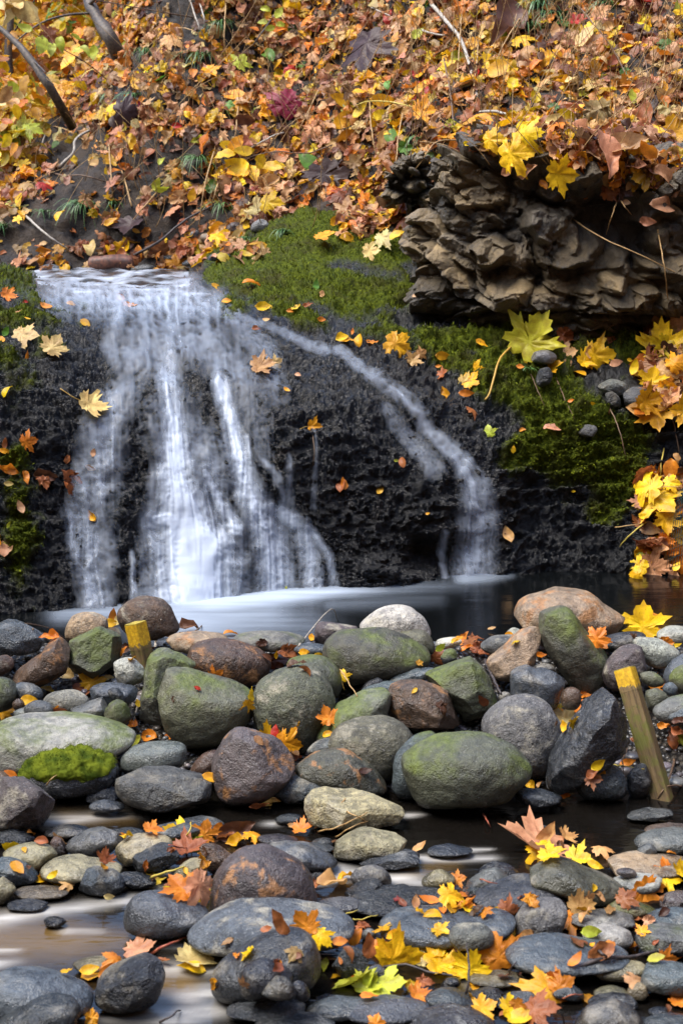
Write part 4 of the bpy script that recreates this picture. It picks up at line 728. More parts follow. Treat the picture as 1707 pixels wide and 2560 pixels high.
def water_mat(name, deep, gold_reflection, foamc, rough, bscale, bstr, stretch=(1, 3, 1)):
    m, nt, b, out = new_mat(name); n = NB(nt); c0 = n.coord(); fo = n.attr('foam'); si = n.attr('gold_reflection')
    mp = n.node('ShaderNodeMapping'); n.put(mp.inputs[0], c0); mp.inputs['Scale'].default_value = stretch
    c = n.mix(si, deep, gold_reflection); n.put(b.inputs['Base Color'], n.mix(fo, c, foamc))
    n.put(b.inputs['Roughness'], n.math('ADD', rough, n.math('MULTIPLY', fo, .45), True)); b.inputs['IOR'].default_value = 1.333
    n.put(b.inputs['Specular IOR Level'], n.ramp(fo, 0., 1., .5, .2))
    n.put(b.inputs['Normal'], n.bump(n.noise(mp.outputs[0], bscale, 3, .5), bstr, .02)); return m
# pool below the fall: mist white where the falls churn it
px_ = np.arange(-3.0, 3.01, .022); py_ = np.arange(4.9, 6.8, .022); X, Y = np.meshgrid(px_, py_); X = X.ravel(); Y = Y.ravel()
V = np.c_[X, Y, X*0]; u, v = proj(V)
D1 = lambda *p: [(a*K, bb*K, c*K, d) for a, bb, c, d in p]
foam = seg_field(u, v, [D1((390,1372,40,.95),(480,1378,42,1),(620,1368,34,.95),(760,1358,18,.8),(900,1352,18,.3),(1050,1345,16,.12)), D1((360,1400,60,.75),(470,1420,70,.62),(600,1410,60,.5),(700,1440,50,.2)), D1((140,1412,22,.45),(300,1402,26,.6),(420,1400,40,.6)),
   D1((1060,1328,14,.6),(1120,1324,14,.45),(1170,1322,8,.2)), D1((760,1384,22,.22),(1000,1376,18,.1))], 1.5)
st = .5+.5*fbm(np.c_[u/260, v/7, u*0], 3); foam = np.clip(foam*(.66+.5*st)+foam*foam*.15, 0, 1)
V[:, 2] += .006*foam*perlin(V*6)
m = water_mat('pool_water', (.0025, .003, .0032), (.05, .04, .02), (.36, .42, .50), .13, 5, .12, (1, 4, 1))
struct(obj('pool', mesh_np('pool', V, grid_faces(len(px_), len(py_)), {'foam': foam, 'gold_reflection': foam*0}), m)); POOL = (V.copy(), grid_faces(len(px_), len(py_)))
# stream below the dam
px_ = np.arange(-2.6, 2.61, .012); py_ = np.arange(2.2, 4.75, .014); X, Y = np.meshgrid(px_, py_); X = X.ravel(); Y = Y.ravel()
V = np.c_[X, Y, X*0+WATER_Z]; u, v = proj(V)
Cs = lambda *p: [tuple(cpx('C', [q[:2]])[0])+(q[2]*.55, q[3]) for q in p]; Ds = lambda *p: [tuple(cpx('D', [q[:2]])[0])+(q[2]*.55, q[3]) for q in p]
foam = seg_field(u, v, [Cs((250,95,22,.75),(430,80,20,.5),(620,70,14,.15)), Cs((-100,570,30,.75),(60,530,28,.8),(230,505,24,.75),(430,480,26,.7),(600,452,20,.6)), Cs((300,600,12,.6),(450,600,10,.4)), Cs((-60,690,14,.7),(70,688,10,.5)), Cs((-40,750,24,.8),(60,738,16,.4)),
  Cs((860,900,30,.55),(960,870,34,.65),(1010,900,24,.5)), Cs((640,990,40,.3),(800,980,50,.6),(950,960,36,.6)), Cs((780,770,40,.5),(980,765,40,.6)), Cs((420,1005,20,.4),(640,1000,16,.35)), Cs((780,660,16,.6),(860,670,14,.6),(1000,698,8,.5)),
  Cs((1390,380,24,.8),(1480,365,24,.9),(1568,350,22,.7)), Cs((1530,310,20,.6),(1600,330,20,.7)), Ds((-30,345,30,.8),(40,330,14,.4)), Ds((210,365,26,.9),(290,360,30,.85),(370,395,20,.5),(430,405,10,.5)), Ds((330,265,20,.6),(480,270,16,.7),(680,265,14,.6)), Ds((600,228,9,.9),(680,225,7,.6)),
  Ds((310,70,12,.7),(380,65,8,.4)), Cs((1240,108,14,.7),(1330,100,8,.5)), Ds((380,395,12,.8),(520,392,10,.7)), Ds((620,850,20,.3),(830,850,30,.4)), Cs((560,380,14,.5),(720,400,12,.4))], 3.5)
st = .5+.5*fbm(np.c_[u/170, v/9, u*0], 3); foam = np.clip(foam*(.30+.95*st), 0, 1)
gold_reflection = np.clip(seg_field(u, v, [Cs((-100,650,120,1),(300,640,110,1),(560,640,60,.7)), Cs((560,820,90,.8),(840,850,80,.9)), Cs((300,90,40,.5),(600,90,30,.3)), Ds((300,330,60,.5),(520,290,40,.4))])*(.8+.3*st), 0, 1)  # silt-brown water painted golden in place of warm reflections
V[:, 2] += .004*perlin(V*np.array([5, 12, 1]))*(.4+foam)
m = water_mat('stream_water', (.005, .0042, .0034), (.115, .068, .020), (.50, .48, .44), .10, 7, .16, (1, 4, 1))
struct(obj('stream', mesh_np('stream', V, grid_faces(len(px_), len(py_)), {'foam': foam, 'gold_reflection': gold_reflection}), m)); STREAM = (V[::1], grid_faces(len(px_), len(py_)))
# stream above the fall
px_ = np.arange(-2.6, -.42, .012); py_ = np.arange(6.74, 9.6, .02); X, Y = np.meshgrid(px_, py_); X = X.ravel(); Y = Y.ravel()
V = np.c_[X, Y, X*0+1.03]; u, v = proj(V)
rip = fbm(np.c_[u/60, v/9, u*0], 3); V[:, 2] += .012*rip-.05*sstep(Y, 6.95, 6.72)
foam = np.clip(.36+.75*fbm(np.c_[u/70+.3*v/9, v/7, u*0+4], 3), 0, 1)*.9
edge = sstep(Y+.10*fbm(V*np.array([6, 3, 1]), 2), 6.78, 7.02)*(1-sstep(X+.12*fbm(V*5, 2)+.10*(7.4-Y), -.62, -.46))
m = water_mat('upper_stream_water', (.03, .032, .035), (.05, .04, .03), (.48, .52, .58), .16, 9, .3, (1, 2, 1)); n = NB(m.node_tree); n.put(m.node_tree.nodes['Principled BSDF'].inputs['Alpha'], n.attr('edge'))
struct(obj('upper_stream', mesh_np('upper_stream', V, grid_faces(len(px_), len(py_)), {'foam': foam*edge, 'gold_reflection': foam*0, 'edge': edge}), m))
# falling water: a veil that follows the rock, thick where the photo's water runs thick, plus pale patches for wet sheen
den = FLOW
def flow_coords(px, py, st):
    best = np.full(px.shape, 1e9); D = np.zeros(px.shape); S_ = np.zeros(px.shape); acc = 0.
    for (x0, y0, *_), (x1, y1, *_) in zip(st[:-1], st[1:]):
        dx, dy = x1-x0, y1-y0; L = math.hypot(dx, dy); t = np.clip(((px-x0)*dx+(py-y0)*dy)/L**2, 0, 1); ex, ey = px-x0-t*dx, py-y0-t*dy; d = np.hypot(ex, ey); k = d < best
        best = np.where(k, d, best); D = np.where(k, (ex*dy-ey*dx)/L, D); S_ = np.where(k, acc+t*L, S_); acc += L
    return D, S_, best
wx_ = RX+16*perlin(np.c_[RX/110, RY/150, RX*0+2])+.35*(RY-900)*np.clip((RX-650)/900, -.2, .5); wy_ = RY
td, ts, tb = flow_coords(RX, RY, TRICKLE); tk = 1-sstep(tb, 26, 60); tk = tk*(RX > 600)
wx_ = wx_*(1-tk)+(td*1.15+3000+8*perlin(np.c_[RX/40, RY/60, RX*0]))*tk; wy_ = RY*(1-tk)+ts*tk
streak = .55*perlin(np.c_[wx_/6, wy_/150, RX*0])+.55*perlin(np.c_[wx_/15, wy_/190, RX*0+5])+.35*perlin(np.c_[wx_/34, wy_/70, RX*0+8])
wave = ridged(np.c_[wx_/24, wy_/24, RX*0+3], 3)
den = den*(.66+.45*(1-sstep(RY, 740, 850))+.34*sstep(RY, 860, 1240)+.24*(den > .66))*(.80+.62*streak*(1.15-.6*den)+(.45+.28*(1-sstep(RY, 880, 1120)))*(wave-.30)*(1-den)); den = np.clip(den*1.10-.06, 0, .95)
den = np.where(RY < 690, den*sstep(RY, 672, 705), den)
VP = RB+RN*(.010+.022*den+.02*np.clip(seg_field(RX, RY, FALL[:1]), 0, 1))[:, None]
i4 = F_ROCK = grid_faces(nu, nv); keep = (den[i4].max(1) > .035) & (RY[i4].max(1) < 1535); i4 = i4[keep]
used, inv = np.unique(i4.ravel(), return_inverse=True)
m, nt, b, out = new_mat('falling_water'); n = NB(nt); a = n.attr('flow')
b.inputs['Base Color'].default_value = (.54, .61, .72, 1); b.inputs['Roughness'].default_value = .3; b.inputs['IOR'].default_value = 1.33
n.put(b.inputs['Alpha'], a); struct(obj('waterfall', mesh_np('waterfall', VP[used], inv.reshape(-1, 4), {'flow': den[used]}), m))
place_stones(STONES)
TUFTS = [('E', 380, 940, 130, 70, 'g', 'big drooping green sedge tuft at the foot of the bank'), ('E', 610, 440, 90, 60, 'g', 'green grass tuft beside the purple and yellow leaves'), ('E', 500, 440, 70, 30, 'g', 'thin green tuft at the left of the grassy middle'), ('E', 920, 260, 110, 60, 'g', 'green grass tuft left of the lime leaf'), ('E', 655, 240, 100, 50, 'g', 'green tuft by the mossy root on the upper bank'), ('E', 1020, 940, 100, 50, 'g', 'green tuft at the end of the long black twig'), ('E', 905, 730, 110, 45, 'g', 'green tuft left of the golden sprig'), ('E', 1010, 110, 90, 40, 'g', 'grey-green tuft under the dark top of the bank'), ('E', 10, 1040, 120, 50, 'g', 'dark green tuft at the left edge above the upper stream'), ('E', 205, 965, 60, 25, 'g', 'small green tuft in the left foot of the bank'), ('E', 520, 930, 60, 25, 'g', 'small green tuft above the blackish purple leaf'),
 ('F', 900, 30, 130, 60, 'g', 'green grass tuft beside the crumpled brown leaf at the top'), ('F', 980, 80, 120, 60, 'g', 'green grass tuft in the dark hole at the top right'), ('F', 860, 120, 90, 40, 'g', 'green tuft hanging below the crumpled brown leaf'), ('F', 370, 640, 80, 30, 'g', 'small green tuft left of the outcrop'), ('F', 500, 590, 50, 20, 'g', 'tiny green tuft behind the outcrop shoulder'), ('F', 1220, 20, 90, 30, 'g', 'green tuft at the top right beyond the red leaf'),
 ('E', 150, 440, 190, 110, 'y', 'wide yellow grass clump in the left thicket'), ('E', 240, 420, 120, 60, 'y', 'smaller yellow grass clump right of the wide one'), ('E', 470, 330, 110, 40, 'y', 'pale grass clump below the trunk'), ('H', 870, 520, 60, 14, 'g', 'few green blades on the mossy slope'), ('E', 1290, 1060, 70, 40, 'g', 'bright green tuft on the mossy mound'), ('E', 1130, 1090, 60, 30, 'g', 'green plantlets by the far pebble bank')]
# ------------------------------------------------------------- everything that can carry a leaf, as one search tree
def all_bvh():
    VV, FF, k = [], [], 0
    for V_, F_ in COL: VV += V_.tolist(); FF += (F_+k).tolist(); k += len(V_)
    for z_, y0, y1 in ((WATER_Z, 2, 4.4), (0, 5.0, 6.7), (1.03, 6.9, 9)):
        x1 = -.5 if z_ > 1 else 4
        VV += [[-4, y0, z_], [x1, y0, z_], [x1, y1, z_], [-4, y1, z_]]; FF.append([k, k+1, k+2, k+3]); k += 4
    return BVHTree.FromPolygons(VV, FF)
BV = all_bvh()
def hit(px, py):
    d = Vector(ray(px, py)).normalized(); h = BV.ray_cast(Vector(CAM), d)
    if h[0] is None: return None, None
    nn = h[1] if h[1].dot(d) < 0 else -h[1]
    return np.array(h[0]), np.array(nn)
# ------------------------------------------------------------- leaves
def t_ovate(r):
    rows = 8; V = []; w0 = r.uniform(.22, .31); fold = r.uniform(.1, .6); curl = r.uniform(-1.5, 1.6); tw = r.uniform(-.8, .8); wav = r.uniform(.01, .05)
    for i in range(rows):
        t = i/(rows-1); w = w0*math.sin(math.pi*min(1, t**.8))**.85 if 0 < i < rows-1 else .008
        for s in (-1, -.5, 0, .5, 1):
            x = s*w; z = fold*abs(x)+wav*math.sin(t*17+s*2)*abs(s); a = tw*t; x, z = x*math.cos(a)-z*math.sin(a), x*math.sin(a)+z*math.cos(a)
            th = curl*(t-.3); yy = math.sin(th)/curl+.3 if abs(curl) > .05 else t; zz = (1-math.cos(th))/curl if abs(curl) > .05 else 0
            V.append((x, yy-z*math.sin(th), zz+z*math.cos(th)))
    F = []
    for i in range(rows-1):
        for j in range(4): a = i*5+j; F += [(a, a+1, a+6), (a, a+6, a+5)]
    return np.array(V), np.array(F)
_mh = [(.03, .0), (.14, -.07), (.27, -.02), (.30, .06), (.47, .06), (.42, .14), (.50, .20), (.36, .26), (.42, .34), (.56, .38), (.56, .46), (.70, .58), (.52, .58), (.50, .66), (.36, .60), (.22, .58), (.27, .72), (.20, .74), (.17, .86), (.08, .86)]
def t_maple(r):
    half = [(x*r.uniform(.9, 1.1), y+r.uniform(-.025, .025)) for x, y in _mh]; o = np.array([(0, .03)]+half+[(0, 1.0)]+[(-x*r.uniform(.95, 1.05), y) for x, y in half[::-1]])
    c = np.array([0, .28]); m = len(o); V = [(0, .28, 0)]; rings = (.35, .68, 1.)
    fold = r.uniform(-.35, .5); cur = r.uniform(-.7, .8); off = r.uniform(0, 50); crump = r.uniform(.02, .09)
    for s in rings:
        for p in o: q = c+(p-c)*s; V.append((q[0], q[1], 0))
    V = np.array(V); d = np.hypot(V[:, 0], V[:, 1]-.28)
    V[:, 2] = fold*np.abs(V[:, 0])*.6+cur*d*d+crump*perlin(np.c_[V[:, :2]*5+off, V[:, 0]*0])-.05*np.cos(np.arctan2(V[:, 0], V[:, 1]-.28)*6)*d
    F = [(0, 1+j, 1+(j+1) % m) for j in range(m)]
    for k in (0, 1):
        for j in range(m): a, b, c2, d2 = 1+k*m+j, 1+k*m+(j+1) % m, 1+(k+1)*m+(j+1) % m, 1+(k+1)*m+j; F += [(a, d2, c2), (a, c2, b)]
    return V, np.array(F)
_r = random.Random(5)
T_B = [t_ovate(_r) for _ in range(12)]; T_M = [t_maple(_r) for _ in range(12)]
def t_dry(r):
    V, F = t_ovate(r) if r.random() < .5 else t_maple(r); V = V.copy(); o = r.uniform(0, 60)
    V += .13*np.c_[perlin(V*3+o), perlin(V*3+o+9), 1.6*perlin(V*3.5+o+20)]; k = r.uniform(1.5, 3.2); th = V[:, 0]*k
    V[:, 0] = np.sin(th)/k; V[:, 2] += (1-np.cos(th))/k; return V, F
T_D = [t_dry(_r) for _ in range(14)]
LC = {'Y': (.80, .50, .012), 'G': (.74, .36, .012), 'O': (.66, .22, .02), 'R': (.33, .11, .04), 'T': (.56, .31, .12), 'C': (.68, .50, .20), 'N': (.12, .05, .025), 'K': (.05, .028, .03), 'P': (.20, .015, .035), 'L': (.42, .46, .04), 'E': (.10, .22, .025), 'S': (.45, .03, .015), 'J': (.58, .30, .16)}
LW = {'Y': 'bright yellow', 'G': 'golden yellow', 'O': 'orange', 'R': 'rust-brown', 'T': 'tan', 'C': 'cream-yellow', 'N': 'dark brown', 'K': 'blackish purple', 'P': 'crimson', 'L': 'lime-green', 'E': 'green', 'S': 'red', 'J': 'pinkish tan'}
def leaf_mat(name, attr):
    m, nt, b, out = new_mat(name); n = NB(nt); c0 = n.coord()
    col = n.attr('col', 'Color') if attr else n.node('ShaderNodeObjectInfo').outputs['Color']
    n1 = n.noise(c0, 30 if attr else 26, 4, .6); c = n.mix(n.ramp(n1, .3, .72), n.mix(1., col, (.72, .62, .55), 'MULTIPLY'), n.mix(1., col, (1.22, 1.25, 1.2), 'MULTIPLY'))
    c = n.mix(n.ramp(n.noise(c0, 170, 3, .6), .62, .72, 0, .7), c, n.mix(1., col, (.28, .2, .2), 'MULTIPLY'))
    n.put(b.inputs['Base Color'], c); b.inputs['Roughness'].default_value = .45; b.inputs['Specular IOR Level'].default_value = .35
    n.put(b.inputs['Normal'], n.bump(n.noise(c0, 90, 3, .6), .35, .006))
    tr = n.node('ShaderNodeBsdfTranslucent'); n.put(tr.inputs[0], c); mx = n.node('ShaderNodeMixShader'); mx.inputs[0].default_value = .3
    nt.links.new(b.outputs[0], mx.inputs[1]); nt.links.new(tr.outputs[0], mx.inputs[2]); nt.links.new(mx.outputs[0], out.inputs[0]); return m
LEAFM, LITM = leaf_mat('leaf', False), leaf_mat('leaf_litter', True)
m, nt, b, out = new_mat('leaf_stalk'); b.inputs['Base Color'].default_value = (.42, .25, .04, 1); b.inputs['Roughness'].default_value = .5; STALKM = m
def basis(nrm, tip):
    z = nrm/np.linalg.norm(nrm); y = tip-z*(tip@z); y = y/(np.linalg.norm(y)+1e-9); return np.c_[np.cross(y, z), y, z]
ANCH = [(np.array(proj(p[None])).ravel(), s, ' '.join(l.split()), o) for l, p, s, sid, o in STONE_INFO]
CUT = (' at ', ' below ', ' left ', ' right ', ' behind ', ' above ', ' in ', ' under ', ' against ', ' on ', ' with ', ' wearing ', ' just ', ' rising ', ' standing ', ' lying ', ' before ', ' between ', ' cut ', ' leaning ', ' alone ', ' by ', ' near ', ' next ', ' resting ', ' tucked ', ' squeezed ', ' hidden ', ' beneath ', ' jutting ', ' lodged ', ' from ', ' sloping ', ' peeping ', ' that ')
def short(l):
    k = min([l.find(c) for c in CUT if l.find(c) > 0] or [len(l)]); return l[:k].replace(',', '')
ANCH = [(xy, s, short(l)) for xy, s, l, o in ANCH if s > .055]
LMK = [('G', 60, 250, 'mossy black rock left of the fall'), ('G', 60, 900, 'dark left rock wall'), ('G', 200, 1000, 'wet ledge left of the fall'), ('G', 60, 1300, 'foot of the left rock wall'), ('G', 420, 1000, 'thin left veil of the fall'), ('G', 800, 250, 'lip of the fall'), ('G', 1250, 250, 'wet rock right of the lip'), ('G', 1250, 520, 'wet rock beside the upper trickle'), ('G', 1400, 1000, 'black rock between the two falls'),
 ('H', 120, 390, 'ledge above the right trickle'), ('H', 450, 520, 'black slope beside the right trickle'), ('H', 640, 800, 'dark rock right of the right trickle'), ('H', 900, 600, 'mossy slope'), ('H', 1150, 440, 'mossy ledge under the outcrop'), ('H', 1450, 500, 'leaf pile at the right border'), ('H', 1430, 1150, 'hanging leaves above the pool at right'), ('H', 1420, 1400, 'leaf pile at the pool edge'), ('H', 760, 1280, 'shaded rock by the right fall'), ('H', 1200, 800, 'lower mossy slope'), ('E', 1350, 1120, 'mossy mound beside the upper stream'),
 ('E', 100, 950, 'left foot of the leafy bank'), ('E', 380, 1000, 'green tuft of grass on the bank'), ('E', 400, 780, 'bare soil of the bank'), ('E', 650, 500, 'grassy middle of the bank'), ('E', 700, 800, 'lime-leaved sprig on the bank'), ('E', 1100, 300, 'upper middle of the bank'), ('E', 1350, 520, 'bare patch with straw stems'), ('E', 1150, 780, 'golden sprig on the bank'), ('E', 1250, 980, 'foot of the bank above the mossy mound'), ('E', 900, 1130, 'far pebble bank'), ('E', 1450, 800, 'dark hollow left of the outcrop'), ('E', 200, 400, 'yellow thicket'),
 ('F', 150, 250, 'left top of the bank'), ('F', 200, 480, 'yellow spray left of the pale branch'), ('F', 620, 300, 'long pale branch'), ('F', 750, 120, 'top middle of the bank'), ('F', 1100, 120, 'grassy hole at the top right'), ('F', 900, 650, 'leafy crown of the outcrop'), ('F', 1250, 720, 'dry leaves draped over the outcrop'), ('F', 1400, 550, 'straw stems at the right'), ('F', 1450, 950, 'right face of the outcrop'), ('F', 1450, 200, 'top right corner of the bank'), ('F', 200, 1150, 'left foot of the outcrop'), ('F', 1000, 400, 'thick leaf drift above the outcrop')]
LMK = [(cpx(c, [x, y])[0], .15, l) for c, x, y, l in LMK]
USED = {}
def leaf_label(px, py, col, kind, size, ang):
    lst = ANCH if py > 1520 else LMK
    sc = [(math.hypot(px-a[0][0], (py-a[0][1])*1.3)/(1+a[1]*1.5), a) for a in lst]; d, a = min(sc, key=lambda t: t[0]); dx, dy = px-a[0][0], py-a[0][1]
    rr = a[1]*FPX/4.2 if py > 1520 else 60
    rel = 'on' if math.hypot(dx, dy) < rr*.8 else ('right of' if dx > 0 else 'left of') if abs(dx) > abs(dy) else ('below' if dy > 0 else 'above')
    sz = 'large ' if size > .16 else 'small ' if size < .07 else ''
    art = f"{rel} the {a[2]}"; base = f"{sz}{LW[col]} {kind} leaf"
    tips = ('pointing right', 'pointing up', 'pointing left', 'pointing down')[int(((ang+45) % 360)//90)]
    for cand in (f"{base} {art}", f"{base} {tips} {art}", f"curled {base} {tips} {art}", f"tilted {base} {tips} {art}", f"spotted {base} {tips} {art}", f"folded {base} {tips} {art}"):
        if cand not in USED: USED[cand] = 1; return ' '.join(cand.split()[:16])
    return cand
STUCK = []
def leaf(c, x, y, L, kind, col, ang, stalk=False, lift=.008, face=.55, up=False, label=None):
    px, py = cpx(c, [x, y])[0]; P, nn = hit(px, py)
    if P is None: return
    scl = CROP[c][2]; t = (P-CAM)@FWD; size = L*scl*t/FPX
    a = math.radians(ang); tipv = RT*math.cos(a)+UP*math.sin(a); toc = (CAM-P)/np.linalg.norm(CAM-P)
    nrm = nn*(1-face)+toc*face*.8+np.array([0, 0, .25])+RNG.normal(size=3)*.22; M = basis(nrm, tipv+RNG.normal(size=3)*.1)
    T = {'M': T_M, 'B': T_B, 'D': T_D}[kind]; V, F = T[RNG.integers(len(T))]
    V = V-np.array([0, .45, 0]); V = V*size*1.05
    P = P+nn*lift+toc*lift
    if up:
        q = (px-.40*L*scl*math.cos(a), py+.40*L*scl*math.sin(a)); hb_, _ = hit(*q)
        if hb_ is not None: P = at(px, py, hb_[1]-.012); M = basis(np.array([RNG.normal()*.45, -1, .35]), tipv+RNG.normal(size=3)*.1)
    W3 = V@M.T; low = (W3@nn).min(); P = P if up else P+nn*max(0, -low*.55-.004)
    me = mesh_np('leaf', W3, F)
    name = {'M': 'maple_leaf', 'B': 'beech_leaf', 'D': 'dry_leaf'}[kind]; kw = {'M': 'maple', 'B': 'oval', 'D': 'curled dry'}[kind]
    o = obj(name, me, LEAFM, loc=tuple(P)); cc = np.array(LC[col])*RNG.uniform(.82, 1.12)*RNG.uniform(.92, 1.08, 3); o.color = (*np.clip(cc, 0, 1), 1)
    tag(o, label or leaf_label(px, py, col, kw, size, ang), 'leaf', {'M': 'fallen maple leaves', 'B': 'fallen oval leaves', 'D': 'curled dry leaves'}[kind])
    if stalk:
        b0 = np.array([0, -.42*size, .0]); pts = spline([b0, b0+np.array([.06*size, -.3*size, .05*size]), b0+np.array([RNG.uniform(-.2, .3)*size, -.75*size, .0])], 8)@M.T
        sv, sf = tube(pts, np.linspace(.012, .016, 8)*size, 5); obj('stalk', poly_mesh('stalk', sv, sf), STALKM, o)
    return o
